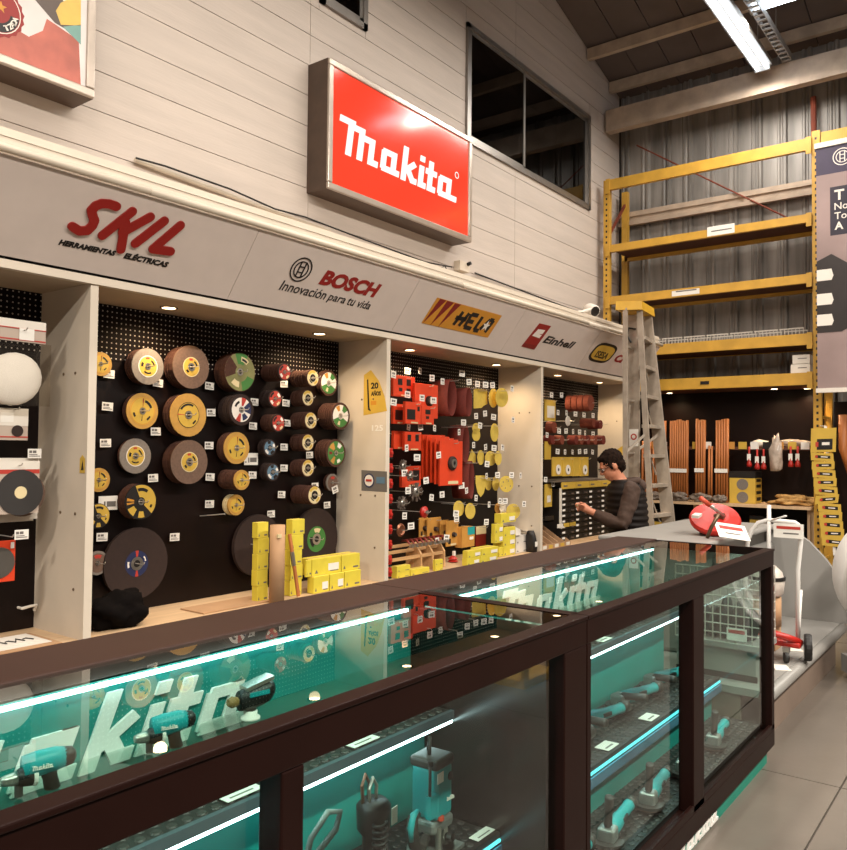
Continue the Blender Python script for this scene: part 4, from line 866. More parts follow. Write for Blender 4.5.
z0 = ZD+.176; mb._add([(x0, yq2+.02, z0+.10), (x0+.09, yq2, z0+.055), (x1, yq2+.02, z0+.012), (x1-.05, yq2+.17, z0+.02), (x0+.12, yq2+.17, z0+.09)], [(0,1,2,3,4)]); mb._add([(x0, yq2+.02, z0+.1), (x0+.09, yq2, z0+.055), (x0+.1, yq2+.0, z0+.002), (x0, yq2+.0, z0+.004)], [(0,1,2,3)])
obj('paper_sheet', mb, m_paper, label='folded white paper sheet on top of the white cartons', cat='paper')
mb = MB(); c = V((7.03, max(3.955, yq2-.125), 0)); mb.smooth = True
mb.loft([((c.x+.08, c.y+.06, ZD+.001), (.036, .01, 0), (0, .06, 0)), ((c.x+.08, c.y+.06, ZD+.08), (.04, .01, 0), (0, .065, 0)), ((c.x+.06, c.y+.06, ZD+.17), (.038, .01, 0), (0, .055, 0)), ((c.x+.06, c.y+.06, ZD+.215), (.035, .0, 0), (0, .03, 0))], 14)
t = obj('black_pouch', mb, m_rub, label='glossy black pouch with a white tag leaning at the end panel', cat='pouch'); obj('tag', MB().box((c.x+.035, c.y-.008, ZD+.06), (c.x+.08, c.y-.004, ZD+.11)), m_tagw, t)
t, _ = packet(462, 527, 474.5, 547, yq+.22, m_tan, 'display_box', 'upright display box with a teal top panel behind the flat boxes', 'box', (('teal_panel', (.45, .6, 1, 1), m_tealp), ('white_mark', (.6, .35, .9, .5), m_white)), th=.08)
packet(476, 526, 486, 546, yq+.30, m_dred, 'hanging_pack', 'small dark red pack with a pale header behind the flat boxes', 'packet', (('header', (0, .6, 1, 1), m_cream2),))
hk2(481, 527, yq+.2)

# ================================================================ FOURTH ALCOVE
HG4, TG4 = 'hooks in the alcove behind the man', 'price tags in the alcove behind the man'
def hk4(px, py, Y1): return hook(px, py, YP, Y1, 'steel peg hook in the alcove behind the man', HG4)
def pack4(x0, y0, x1, y1, Y, m, lb, ex=(), nm='hanging_pack'): hk4((x0+x1)/2, y0+2, Y-.04); return packet(x0, y0, x1, y1, Y, m, nm, lb, 'packet', ex, None, .012)
pack4(545, 400, 555.5, 421, 4.2, m_yellow, 'yellow hanging pack with a white panel, upper one by the end panel', (('white_panel', (.2, .15, .9, .72), m_paper),))
pack4(545, 441.5, 551, 459.5, 4.2, m_yellow, 'narrow yellow hanging pack, middle one by the end panel'); pack4(545, 484, 552, 507, 4.15, m_yellow, 'yellow hanging pack beside the drawer cabinet', (('white_panel', (.3, .2, .8, .5), m_paper),))
def fdisc(px, py, rp, Y, L_, m, lb, n=1):
    for k in range(n):
        c = at(px, py, 'y', Y); r = rp*mpp(c); y = Y+k*L_/n
        obj('flap_disc', MB().lathe([(r*.2, 0), (r*.9, 0), (r, L_/n*.8), (r*.2, L_/n*.8)], (c.x, y, c.z), (0, 1, 0), 18), m, label=lb if n == 1 else f'{["foremost","second","third","rearmost"][k]} of {lb}', cat='disc', group='discs in the alcove behind the man')
    hk4(px, py, Y-.06)
m_flap = mat('flap_brown', '#7d3a26', .8, var=.15, scale=40)
fdisc(570, 400, 8.5, 4.40, .03, mat('grey_disc', '#4b443e', .7), 'dark grey disc, top row of the alcove behind the man'); fdisc(591, 403, 8.6, 4.05, .3, m_flap, 'the large orange-brown flap discs, top row', 4)
fdisc(554.5, 427.5, 6.2, 4.2, .1, m_flap, 'red-brown flap disc by the end panel, second row'); fdisc(568.5, 421, 5.2, 4.1, .012, m_paper, 'white disc with a dark hole, second row'); fdisc(594, 423, 4.9, 4.1, .2, m_flap, 'orange-brown flap disc, second row'); fdisc(601, 424.5, 4.8, 4.05, .2, m_belt, 'darker flap disc at the second row end')
for k, px in enumerate((553, 562.4, 576.6, 582, 588.4, 595.5, 603.8)): fdisc(px, 440, 5, 4.16-.015*k, .12, m_flap if k % 2 else m_belt, f'{["first","second","third","fourth","fifth","sixth","last"][k]} red-brown flap disc along the third row')
for k, (px, py) in enumerate(((551.5,395),(561.5,395),(558,412.5),(566.5,413),(575.4,414),(584,415),(593,415.5),(559,431),(566,431),(573,431.5),(579.5,432),(585,433),(593,434),(547,435),(557.5,451.5),(565,452),(572.5,452),(579.5,451.5),(585.5,451.5),(592.5,452),(545.5,479.5),(553,484))):
    ptag(px, py, 4.12, TAGS, 'small price tag in the alcove behind the man', TG4, random.uniform(-.1, .1), random.uniform(-.2, .2))
for k, (x0, x1, n, lb) in enumerate(((552.5, 563, 1, 'clear yellow pack with a white disc by the end panel'), (563, 572, 1, 'clear yellow pack with a white disc, second along'), (573, 580.5, 0, 'plain yellow clear pack, third along'), (580.5, 588.5, 1, 'clear yellow pack with a white disc beside the man'))):
    t, (a, zb, b, zt) = pack4(x0, 457, x1, 476, 4.14-.01*k, m_yellow, lb)
    if n: obj('white_disc', MB().lathe([(.018, 0), (.055, 0), (.055, .006), (.018, .006)], ((a+b)/2, 4.135-.01*k, zb+.07), (0, -1, 0), 18), m_paper, t); obj('hole', MB().lathe([(.018, .001), (.018, .0065)], ((a+b)/2, 4.135-.01*k, zb+.07), (0, -1, 0), 12), m_blk, t)
# small-drawer cabinet with a yellow header
Yc = 4.06; cx0, _, cx1, _ = prect(561, 480, 613, 487, Yc); t = thing('drawer_cabinet', 'black cabinet of small labelled drawers under a yellow header strip', 'cabinet', ((cx0+cx1)/2, Yc+.15, ZD))
zt = at(585, 487.5, 'y', Yc).z
obj('body', MB().box((cx0+.02, Yc+.02, ZD), (cx1, Yc+.34, zt)), m_blkpl, t)
obj('shelf_board', MB().box((cx0-.15, Yc, zt+.075), (cx1, Yc+.36, zt+.09)), m_alu, t); obj('edge_strip', MB().box((cx0, Yc-.005, ZD+.18), (cx0+.012, Yc+.02, zt+.01)), m_paper, t)
for k in range(4): 
    a = cx0+(cx1-cx0)*k/4; h = obj('header', MB().box((a+.004, Yc-.01, zt), (a+(cx1-cx0)/4-.004, Yc, zt+.072)), m_yellow, t); obj('print', MB().box((a+.04, Yc-.012, zt+.025), (a+.13, Yc-.0102, zt+.04)), m_ink, h)
nr = 9; rh = (zt-ZD-.06)/nr
for c in range(8):
    for r_ in range(nr):
        a = cx0+.02+(cx1-cx0-.02)*c/8; w_ = (cx1-cx0-.02)/8; z = ZD+.04+r_*rh
        d = obj('drawer', MB().box((a+.004, Yc+.004, z+.006), (a+w_-.004, Yc+.03, z+rh-.008)), m_blkpl, t)
        if c % 2 == 0: obj('label', MB().box((a+.02, Yc+.0015, z+.02), (a+.085, Yc+.0042, z+rh-.02)), m_tagw, d)
        else: obj('pull', MB().box((a+w_*.35, Yc-.012, z+rh*.3), (a+w_*.62, Yc+.004, z+rh*.55)), mat('smoke_plastic', '#5a4d45', .3), d)
obj('base_board', MB().box((cx0, Yc-.01, ZD), (cx1, Yc+.02, ZD+.035)), m_ply, t)
# dark tray and card bins beside the cabinet
a, zb, b, zt2 = prect(546, 513, 567, 521, 4.05); obj('tray', MB().box((a, 4.06, zb), (cx0-.16, 4.4, zb+.015)).box((a, 4.06, zb), (cx0-.16, 4.07, zb+.06)), m_blkpl, label='black shelf tray beside the drawer cabinet', cat='tray')
for k in range(5):
    x = 7.25+.128*k; w_ = .124; dp = .28 if k < 4 else .06
    t = thing('card_bin', 'sloped brown cardboard bin with a label strip on the deck', 'bin', (x+.06, 4.05, ZD), 'cardboard bins on the deck')
    prof = [(0, 0), (dp, 0), (dp, .05+.17*dp/.28), (0, .05)]
    for xx in (x, x+w_-.006): obj('side', MB()._add([(xx, 3.98+y, ZD+.0005+z) for y, z in prof]+[(xx+.005, 3.98+y, ZD+.0005+z) for y, z in prof], [(0,1,2,3), (7,6,5,4), (0,4,5,1), (1,5,6,2), (2,6,7,3), (3,7,4,0)]), m_card, t)
    obj('front', MB().box((x, 3.974, ZD+.0005), (x+w_, 3.98, ZD+.055)), m_card, t); obj('floor_board', MB().box((x+.005, 3.982, ZD+.0005), (x+w_-.006, 3.978+dp, ZD+.006)), m_card, t)
    obj('label', MB().box((x+.02, 3.9725, ZD+.012), (x+.10, 3.9738, ZD+.045)), m_yellow if k % 2 else m_paper, t)
for k in range(3):
    x = at(546+6.5*k, 530, 'y', 4.2).x; obj('shelf_tag', MB().box((x, 4.06, at(546, 530, 'y', 4.06).z), (x+.13, 4.066, at(546, 526, 'y', 4.06).z)), m_yellow if k else m_paper, label=['white label strip on the tray edge', 'yellow label strip on the tray edge, middle', 'yellow label strip on the tray edge next to the cabinet'][k], cat='label')
x, z = at(628, 455, 'x', PX[4]-.046).y, at(628, 455, 'x', PX[4]-.046).z
mb = MB(); mb.poly([(-.16, -.14), (.16, -.14), (.16, .06), (.0, .16), (-.16, .06)], (V((PX[4]-.0455, x, z)), -Y_, Z_), .002); obj('wall_sticker', mb, m_yellow, label='yellow sticker on the end panel behind the man', cat='sticker')
# ================================================================ WALL SIGNS, CABLES, CAMERA
m_signred = mat('lit_red_panel', '#d63a26', .12, var=0, emit=.26); m_signw = emis('lit_white_letters', '#fff4ea', .9)
m_sframe = mat('sign_frame', '#b9aca0', .3, .6, var=.08); m_sside = mat('sign_side', '#4c3a2e', .5, var=.15)
YS = 4.57; x0, x1, z0, z1 = 4.70, 6.82, 3.70, 4.79
t = thing('lit_sign', 'red lit box sign with white makita letters on the boarded wall', 'sign', ((x0+x1)/2, YS, z0))
obj('box', MB().box((x0, YS+.02, z0), (x1, YW-.002, z1)), m_sside, t)
def sframe(x0, x1, z0, z1, t):
    k = .055
    for a, b in (((x0, YS, z0), (x1, YS+.03, z0+k)), ((x0, YS, z1-k), (x1, YS+.03, z1)), ((x0, YS, z0+k), (x0+k, YS+.03, z1-k)), ((x1-k, YS, z0+k), (x1, YS+.03, z1-k))): obj('frame_bar', MB().box(a, b), m_sframe, t, bevel=.008)
sframe(x0, x1, z0, z1, t)
pn = obj('lit_panel', MB().box((x0+.055, YS+.014, z0+.055), (x1-.055, YS+.02, z1-.055)), m_signred, t)
mb = MB(); makita(mb, (V((4.80, YS+.0135, 4.045)), X_, Z_), 1.74, .325, .004, .12); obj('lettering', mb, m_signw, pn, label='white makita letters')
mb = MB(); ringpoly(mb, (0, 0), .026, .034, (V((6.56, YS+.0135, 4.33)), X_, Z_), .002, 14); obj('registered_mark', mb, m_signw, pn)
# poster box, cut by the frame edge
t = thing('poster_box', 'framed lightbox poster with a red and black seal on the boarded wall', 'sign', (2.0, YS, 3.69))
px1, pz0 = 2.645, 3.70
obj('box', MB().box((.9, YS+.02, pz0), (px1, YW-.002, 5.4)), m_sside, t); sframe(.9, px1, pz0, 5.4, t)
m_pw = mat('poster_pale', '#d8d0cc', .4, var=.1, scale=4); m_pr = mat('poster_red', '#b8604f', .4, var=.25, scale=5); m_py = mat('poster_yellow', '#d6b04e', .4, var=.1); m_pg = mat('poster_green', '#6f9a90', .4, var=.1); m_pb = mat('poster_brown', '#54443b', .4, var=.1)
pn = obj('poster', MB().box((.95, YS+.014, pz0+.05), (px1-.055, YS+.02, 5.35)), m_pw, t)
def pp(pts, m, e, nm): obj(nm, MB().poly([(at(a, b, 'y', YS).x, at(a, b, 'y', YS).z) for a, b in pts][::1], (V((0, YS+.0138, 0)), X_, Z_), .0004*e), m, pn)
pp([(-60,35),(0,56),(82,84.5),(80,40),(60,26),(48,18),(44,30),(30,36),(20,30),(-60,10)][::-1], m_pr, 1, 'red_ground'); pp([(32,-6),(60,-6),(82,24),(82,40),(66,28),(56,22)], m_pb, 2, 'dark_shape'); pp([(57,10),(62,2),(82,-8),(82,25),(62,24)][::-1], m_py, 3, 'yellow_shape'); pp([(64,26),(82,24),(82,44)], m_pg, 3, 'green_shape')
c = at(-2, 8, 'y', YS); mb = MB(); N_ = 40
mb.poly([(c.x+(.155 if k % 2 else .145)*math.cos(2*math.pi*k/N_), c.z+(.155 if k % 2 else .145)*math.sin(2*math.pi*k/N_)) for k in range(N_)], (V((0, YS+.0122, 0)), X_, Z_), .0006); obj('seal', mb, m_red, pn)
mb = MB(); ringpoly(mb, (c.x, c.z), .128, .133, (V((0, YS+.0115, 0)), X_, Z_), .0005); obj('seal_ring', mb, m_white, pn)
mb = MB(); ringpoly(mb, (c.x, c.z), .075, .124, (V((0, YS+.0115, 0)), X_, Z_), .0004, 20, R(-120), R(-5)); obj('seal_band', mb, m_blk, pn)
for ch, ang in (('T', -62), ('I', -54), ('Z', -46), ('A', -36), ('D', -25), ('A', -14)):
    a = R(ang); mb = MB(); u = V((-math.sin(a), 0, math.cos(a))); v = V((-math.cos(a), 0, -math.sin(a)))
    add_text(mb, ch, (V((c.x+.117*math.cos(a), YS+.0108, c.z+.117*math.sin(a)))-u*.008, u, v), None, .03, .0003, .03); obj('seal_letter', mb, m_white, pn)
mb = MB(); mb.poly([(c.x+.02+(.035 if k % 2 == 0 else .015)*math.cos(math.pi/2+k*math.pi/5), c.z+.02+(.035 if k % 2 == 0 else .015)*math.sin(math.pi/2+k*math.pi/5)) for k in range(10)], (V((0, YS+.0113, 0)), X_, Z_), .0004); obj('seal_star', mb, m_gold, pn)
# conduits and cables above the fascia
cp = lambda a, b, Y=4.79: at(a, b, 'y', Y)
obj('conduit', MB().tube([cp(135, 160), cp(200, 184), cp(262, 207), cp(330, 231)], .018, 8), m_cream, label='white conduit on the boards above the red lettering', cat='conduit')
obj('cable', MB().tube([cp(136, 158, 4.75), cp(165, 166, 4.75), cp(230, 189, 4.75), cp(275, 209, 4.75), cp(305, 217, 4.75), cp(360, 238, 4.75), cp(425, 262, 4.75), cp(452, 267, 4.73)], .007, 6), m_rub, label='black cable sagging along the boards to the junction box', cat='cable')
obj('cable', MB().tube([cp(475, 273), cp(520, 290), cp(560, 305), cp(596, 318)], .009, 6), m_rub, label='black cable running from the junction box toward the rack', cat='cable')
obj('cable', MB().tube([cp(440, 268), cp(445, 266), cp(452, 280), cp(466, 285)], .005, 6), m_rub, label='loose black cable end hanging under the junction box', cat='cable')
q = cp(461, 267); t = obj('junction_box', MB().box((q.x-.09, 4.74, q.z-.05), (q.x+.09, 4.818, q.z+.05)), m_cream, label='small cream junction box under the red makita sign', cat='box'); obj('gland', MB().tube([(q.x+.05, 4.74, q.z+.03), (q.x+.05, 4.70, q.z+.04)], .02, 8), m_rub, t)
t = thing('security_camera', 'white security camera on a bracket above the fascia', 'camera', (7.7, 3.76, 2.995))
mb = MB(); mb.tube([(7.55, 3.71, 2.996), (7.6, 3.71, 3.01), (7.9, 3.76, 3.085)], .016, 8); obj('bracket', mb, m_paper, t); obj('foot', MB().lathe([(.045, 0), (.04, .012), (.02, .02)], (7.55, 3.71, 2.995), (0, 0, 1), 14), m_paper, t)
mb = MB(); mb.smooth = True; d = V((-.45, -.8, -.35)).normalized(); c = V((8.02, 3.80, 3.10)); mb.lathe([(.001, -.09), (.05, -.085), (.066, -.05), (.066, .06), (.062, .07)], c, d, 18); hd = obj('head', mb, m_paper, t); obj('lens', MB().lathe([(.055, .071), (.03, .075), (.001, .076)], c, d, 16), m_blkpl, hd)

# ================================================================ PALLET RACK
m_rack = mat('rack_yellow', '#c6983a', .45, var=.12, scale=6); m_brd = mat('dark_board', '#5a3422', .7, var=.15); XR = 10.3; YL_, YR_ = 4.66, 2.045
rk = thing('pallet_rack', 'tall yellow pallet rack standing against the ribbed wall', 'rack', (10.6, 3.35, 0))
def upright(y0, x, z0, z1, zlo):
    o = obj('upright', MB().box((x, y0-.045, z0), (x+.07, y0+.045, z1)), m_rack, rk)
    sl = MB(); z = max(z0, zlo)
    while z < z1-.1: sl.box((x-.001, y0-.012, z), (x+.003, y0+.012, z+.03)); z += .076
    if zlo < z1: obj('slot', sl, m_blk, o, kind='stuff')
upright(YL_, XR, 0, 5.33, 3.0); upright(YL_, XR+.62, 0, 5.33, 9); upright(YR_-.045, XR, 0, 5.4, .2); upright(YR_-.045, XR+.62, 0, 5.4, 9)
for y in (YL_, YR_-.045):
    for k in range(6): obj('brace', MB().bar((XR+.06, y, .3+.85*k), (XR+.64, y, .3+.85*k+(.6 if k % 2 else 0)), .03, .03), m_rust if k > 2 else m_rack, rk)
BZ = [(5.18, 5.325), (4.31, 4.412), (3.585, 3.695), (2.85, 2.985), (2.375, 2.52), (.30, .40)]
for k, (a, b) in enumerate(BZ):
    bm_ = obj('beam', MB().box((XR-.02, YR_, a), (XR+.03, YL_, b)).box((XR-.026, YR_, a), (XR-.02, YL_, a+.02)), m_rack, rk)
    for y in (YR_+.03, YL_-.03): obj('end_plate', MB().box((XR-.035, y-.03, a-.05), (XR-.02, y+.03, b+.01)), m_rack, bm_)
    if k: obj('beam', MB().box((XR+.62, YR_, a), (XR+.66, YL_, b)), m_rack, rk)
for z in (4.36, 3.63): obj('shelf_board', MB().box((XR+.03, YR_, z), (XR+.62, YL_-.05, z+.03)), m_brd, rk)
obj('shelf_board', MB().box((XR+.03, YR_, 2.86), (XR+.62, YL_-.05, 2.88)), m_brd, rk); obj('soffit', MB().box((XR+.03, YR_, 2.37), (XR+.62, YL_-.05, 2.385)), m_brd, rk)
obj('back_board', MB().box((XR+.6, YR_, .96), (XR+.615, YL_-.05, 2.37)), m_black, rk)
for (y, z, w_) in ((3.1, 4.34, .34), (3.55, 3.62, .36)):
    o = obj('beam_label', MB().box((XR-.0285, y-w_/2, z-.02+.0), (XR-.0265, y+w_/2, z+.10 if w_ < .35 else z+.05)), m_tagw, rk)
    obj('print', MB().box((XR-.0295, y-w_*.4, z+.03), (XR-.0287, y+w_*.35, z+.045)), m_ink, o)
obj('beam_label', MB().box((XR-.0285, 3.25, 2.43), (XR-.0265, 3.36, 2.47)), m_blk, rk)
for (y, x) in ((3.9, XR+.35), (2.55, XR+.3), (2.2, XR+.45)):
    d = obj('downlight', MB().lathe([(.05, 0), (.05, -.006), (.04, -.008)], (x, y, 2.37), (0, 0, 1), 16), m_ring, rk); obj('lens', MB().lathe([(.039, -.009), (.001, -.0095)], (x, y, 2.37), (0, 0, 1), 16, cap=False), m_down, d)
    l = bpy.data.lights.new('downlight_spot', 'SPOT'); l.energy = 16; l.color = (1, .7, .4); l.spot_size = R(150); l.spot_blend = .8; l.shadow_soft_size = .04
    lo = bpy.data.objects.new('downlight_spot', l); lo.location = (x, y, 2.35); COL.objects.link(lo)
for k in range(8):  # pale mesh added for a row read as light through the wall
    y = 2.2+.30*k; t = thing('mesh_stand_in', 'low pale wire crate standing on the rack shelf', 'crate', (XR+.35, y+.13, 2.881), 'wire crates in a row on the rack')
    for x in (XR+.28, XR+.5):
        mb = MB()
        for j in range(7): mb.box((x, y+.005+j*.043, 2.881), (x+.004, y+.012+j*.043, 3.10))
        mb.box((x-.002, y, 3.09), (x+.006, y+.28, 3.105)).box((x-.002, y, 2.99), (x+.006, y+.28, 2.997)); obj('mesh_side', mb, m_paper, t)
    obj('base', MB().box((XR+.28, y, 2.881), (XR+.505, y+.28, 2.889)), m_paper, t)
for k in range(2):
    t = thing('carton', ['white carton lying directly on the rack beam level', 'white carton stacked on the other at the rack upright'][k], 'box', (XR+.2, 2.2, 2.522+.11*k), 'white cartons on the rack'); obj('body', MB().box((XR+.04, 2.085, 2.522+.112*k), (XR+.4, 2.30-.02*k, 2.63+.112*k)), m_paper, t, bevel=.003); obj('print', MB().box((XR+.039, 2.12, 2.58+.112*k), (XR+.0402, 2.22, 2.59+.112*k)), m_ink, t)
obj('beam_continuation', MB().box((XR-.02, -3, 5.21), (XR+.03, 1.94, 5.36)), m_rack, rk)
# work bench under the rack
bn = thing('work_bench', 'pale plywood bench with shelves under the yellow rack', 'bench', (10.5, 3.3, 0))
obj('top', MB().box((10.20, 2.06, .90), (10.88, 4.5, .932)), m_ply, bn)
for y in (2.10, 3.45, 4.45): obj('side_panel', MB().box((10.36, y, 0), (10.86, y+.03, .9)), m_ply, bn)
obj('shelf', MB().box((10.42, 2.13, .42), (10.86, 4.45, .44)), m_ply, bn); obj('back', MB().box((10.84, 2.13, 0), (10.86, 4.45, .9)), m_black, bn)
for k in range(10):
    y0 = 2.24+.20*k+(.07 if k > 5 else 0); n = 5+k % 3
    for j in range(n if k % 4 != 3 else 3):
        obj('flat_pack', MB().box((10.44+.01*(j % 2), y0, .4415+.05*j), (10.75, y0+.17, .4415+.05*j+.042)), m_yellow if (j+k) % 2 else m_blkpl, label='flat black or yellow pack in the piles under the bench', cat='pack', group='flat packs under the bench')
# label ledge and wooden handles
lg = thing('label_ledge', 'narrow brown ledge with price labels behind the wooden handles', 'shelf', (10.5, 3.0, 1.6)); obj('bar', MB().box((10.44, 2.08, 1.60), (10.47, 4.3, 1.64)), m_brd, lg); 
for y in (2.2, 3.0, 4.2): obj('bracket', MB().box((10.47, y, 1.60), (10.895, y+.02, 1.63)), m_brd, lg)
for k in range(14):
    y = 4.05-.145*k; obj('label', MB().box((10.425, y-.05, 1.61), (10.439, y+.045, 1.70)), [m_yellow, m_tagw, m_blk, m_tan][k % 4], lg)
hn = 0
for nm, ys, zt, xo in (('behind the ladder', (4.02, 4.07, 4.12, 4.17), 1.72, .0), ('next to the ladder', (3.98, 3.945, 3.905, 3.87), 1.98, 0), ('in the broad bundle', tuple(3.785-.0305*k for k in range(8)), 1.985, 0), ('in the middle bundle', (3.445, 3.413, 3.38, 3.35), 1.99, 0), ('in the short pair', (3.285, 3.252), 1.64, 0), ('in the bundle beside the yellow box', (3.19, 3.157, 3.124, 3.092, 3.06), 1.985, 0)):
    for k, y in enumerate(ys):
        h = zt+random.uniform(-.015, .02)+(.12 if nm == 'next to the ladder' and k == 1 else 0)
        for dx in ((0,) if len(ys) < 4 else (0, .034)):
            mb = MB(); mb.smooth = True; mb.tube([(10.40-dx*.0+dx-.045+.0, y+.001*math.sin(k*3), .934), (10.405+dx-.02, y, h)], [.0145, .0135], 8)
            obj('wooden_pole', mb, m_handle, label=f'round wooden tool pole {nm}', cat='pole', group=f'wooden poles {nm}')
for nm, ya, yb, z in (('broad', 3.80, 3.56, 1.30), ('middle', 3.46, 3.34, 1.31), ('last', 3.205, 3.045, 1.31), ('ladder-side', 3.96, 3.90, 1.36)):
    obj('paper_band', MB().box((10.335, yb, z), (10.339, ya, z+.05)), m_tagw, label=f'white paper band around the {nm} handle bundle', cat='band')
t = thing('tool_box', 'yellow boxed tool with two grille circles on the bench', 'box', (10.5, 2.87, .934)); obj('body', MB().box((10.36, 2.72, .934), (10.66, 3.03, 1.25)), m_yellow, t, bevel=.004); obj('lid', MB().box((10.358, 2.718, 1.25), (10.662, 3.032, 1.33)), m_blkpl, t)
for z in (1.01, 1.17):
    g = obj('grille', MB().lathe([(.07, 0), (.07, .003)], (10.36, 2.87, z), (-1, 0, 0), 24), m_grey, t)
    for r_ in (.062, .045, .028, .012): mb = MB(); ringpoly(mb, (0, 0), r_-.005, r_, (V((10.3565, 2.87, z)), -Y_, Z_), .001, 18); obj('grille_ring', mb, m_ink, g)
for z in (.97, 1.05, 1.13, 1.2): obj('side_mark', MB().box((10.42, 2.718, z), (10.62, 2.7198, z+.04)), m_blk, t)
# hanging brushes and crinkled bags
for k, (px, py, z1) in enumerate(((749, 462, 0), (757, 464.5, 0), (763.5, 464.5, 0), (790.5, 462, 0), (797.5, 462, 0))):
    c = at(px, py, 'x', 10.40); t = thing('red_brush', 'red-handled brush hanging from the ledge behind the bench', 'brush', (10.40, c.y, c.z), 'red brushes on the ledge')
    mb = MB(); mb.smooth = True; mb.lathe([(.012, .22), (.012, .10), (.02, .04), (.034, 0), (.03, -.03)], (10.41, c.y, c.z-.03), (0, 0, 1), 10); obj('handle', mb, m_redp, t); obj('tag', MB().box((10.395, c.y-.022, c.z+.02), (10.399, c.y+.022, c.z+.10)), m_tagw, t)
def lump(name, loc, s, m, label, cat, sd, amp=.35, sub=3):
    b = bmesh.new(); bmesh.ops.create_icosphere(b, subdivisions=sub, radius=1)
    for v in b.verts:
        p = v.co+V((sd, sd*2, sd*3)); v.co *= 1+noise.noise(p*1.9)*amp+noise.noise(p*5)*amp*.4; v.co = V((v.co.x*s[0], v.co.y*s[1], v.co.z*s[2]))
    lo = min(v.co.z for v in b.verts)
    for v in b.verts: v.co.z = max(v.co.z, lo*.7)
    me = bpy.data.meshes.new(name); b.to_mesh(me); b.free(); me.materials.append(m); me.polygons.foreach_set('use_smooth', [True]*len(me.polygons))
    zmin = min(v.co.z for v in me.vertices)
    return put(name, me, None, (loc[0], loc[1], loc[2]-zmin), label=label, cat=cat)
m_bagc = mat('crinkled_plastic', '#b6a596', .25, var=.3, scale=14); m_straw = mat('straw', '#b48a4f', .8, var=.3, scale=30); m_wirec = mat('wire_tangle', '#6f6256', .6, var=.4, scale=25)
q = at(776, 458, 'x', 10.38); lump('plastic_bag', (10.36, q.y, q.z-.16), (.05, .07, .24), m_bagc, 'crinkled clear bag hanging between the red brushes', 'bag', 1.1, .5)
q = at(758, 437, 'x', 10.5); lump('roller_sleeve', (10.57, q.y, 1.645), (.07, .11, .05), m_paper, 'white paint roller sleeve lying on the ledge', 'roller', 2.2, .15); q = at(787, 437, 'x', 10.5); lump('plastic_bag', (10.585, q.y-.05, 1.645), (.08, .2, .05), m_bagc, 'long crinkled bag lying on top of the ledge', 'bag', 3.3, .5)
q = at(790, 504, 'x', 10.5); lump('straw_bundle', (10.5, q.y-.06, .934), (.2, .27, .07), m_straw, 'loose tan straw bundle lying at the bench end', 'straw', 4.4, .5, 4)
for k, (y, w_) in enumerate(((3.95, .12), (3.66, .12), (3.36, .11), (3.12, .09))): lump('wire_coil', (10.27, y, .934), (.06, w_, .055), m_wirec, ['coil of grey wire on the bench by the ladder', 'coil of grey wire before the broad handle bundle', 'coil of grey wire before the middle bundle', 'coil of grey wire beside the yellow boxed tool'][k], 'wire', 5+k, .6, 4)
# strip of yellow packs on the upright
sp = [(811, 428, 836, 452)]+[(811+.9*k+(1.8 if k > 5 else 0), 453+8.5*k, 833.5+1.0*k+(1.5 if k > 5 else 0), 460.6+8.5*k) for k in range(11)]
q0 = at(824, 426, 'x', 10.08); q1 = at(833.5, 556, 'x', 10.08); obj('clip_strip', MB().bar((10.16, q0.y, q0.z), (10.16, q1.y, q1.z), .03, .02, (1, 0, 0)).tube([(10.16, q0.y, q0.z), (10.292, 1.97, q0.z+.01)], .006, 6), m_tagw, label='long plastic clip strip carrying the yellow packs', cat='strip')
for k, (a, b, c_, d_) in enumerate(sp):
    X = 10.146-.0006*k; P0, P1 = at(a, d_, 'x', X), at(c_, b, 'x', X); t = thing('blade_pack', f'{["large top","second","third","fourth","fifth","sixth","seventh tilted","eighth","ninth","tenth","eleventh","lowest"][k]} yellow pack on the clip strip beside the rack upright', 'packet', (X, (P0.y+P1.y)/2, P0.z), 'yellow packs on the clip strip')
    rot = .12 if k == 6 else (-.04 if k % 2 else .03); cc = (P0+P1)/2; u = V((0, (P1.y-P0.y)/2, rot*abs(P1.y-P0.y)/2)); v = V((0, -rot*abs(P1.z-P0.z)/2, (P1.z-P0.z)/2))
    obj('card', MB().obox(cc, u, v, V((.006, 0, 0))), m_yellow, t); n = V((-1, 0, 0))
    obj('picture', MB().obox(cc+n*.0066+(v*-.35 if k == 0 else V((0, 0, 0)))-u*-.12, u*.62, v*(.45 if k == 0 else .38), V((.0008, 0, 0))), m_blkpl, t)
    obj('red_block', MB().obox(cc+n*.0078-u*.5+(v*-.35 if k == 0 else V((0, 0, 0))), u*.12, v*(.2 if k == 0 else .3), V((.0004, 0, 0))), m_lred, t)
    obj('white_mark', MB().obox(cc+n*.0078+u*.2+(v*-.3 if k == 0 else V((0, 0, 0))), u*.3, v*.12, V((.0004, 0, 0))), m_white, t)
# hanging banner
XBn = 10.08; t = thing('hanging_banner', 'tall hanging banner with a ring emblem on purple above a power tool picture', 'banner', (XBn, 1.4, 2.27))
m_bn = mat('banner_mauve', '#9a8480', .5, var=.2, scale=1.5); m_bp = mat('banner_purple', '#3a3048', .5, var=.08); m_bd = mat('banner_box', '#2a2433', .5, var=.05); m_bt = mat('banner_tool', '#2a2220', .4, var=.2); m_bl = mat('banner_brown', '#7a4a35', .5, var=.3, scale=3)
pn = obj('sheet', MB().box((XBn, .75, 2.30), (XBn+.004, 1.955, 5.12)), m_bn, t); obj('top_bar', MB().box((XBn-.015, .73, 5.10), (XBn+.02, 1.97, 5.16)), m_paper, t); obj('bottom_bar', MB().box((XBn-.015, .73, 2.26), (XBn+.02, 1.97, 2.31)), m_paper, t)
BF = (V((XBn-.001, 0, 0)), -Y_, Z_)
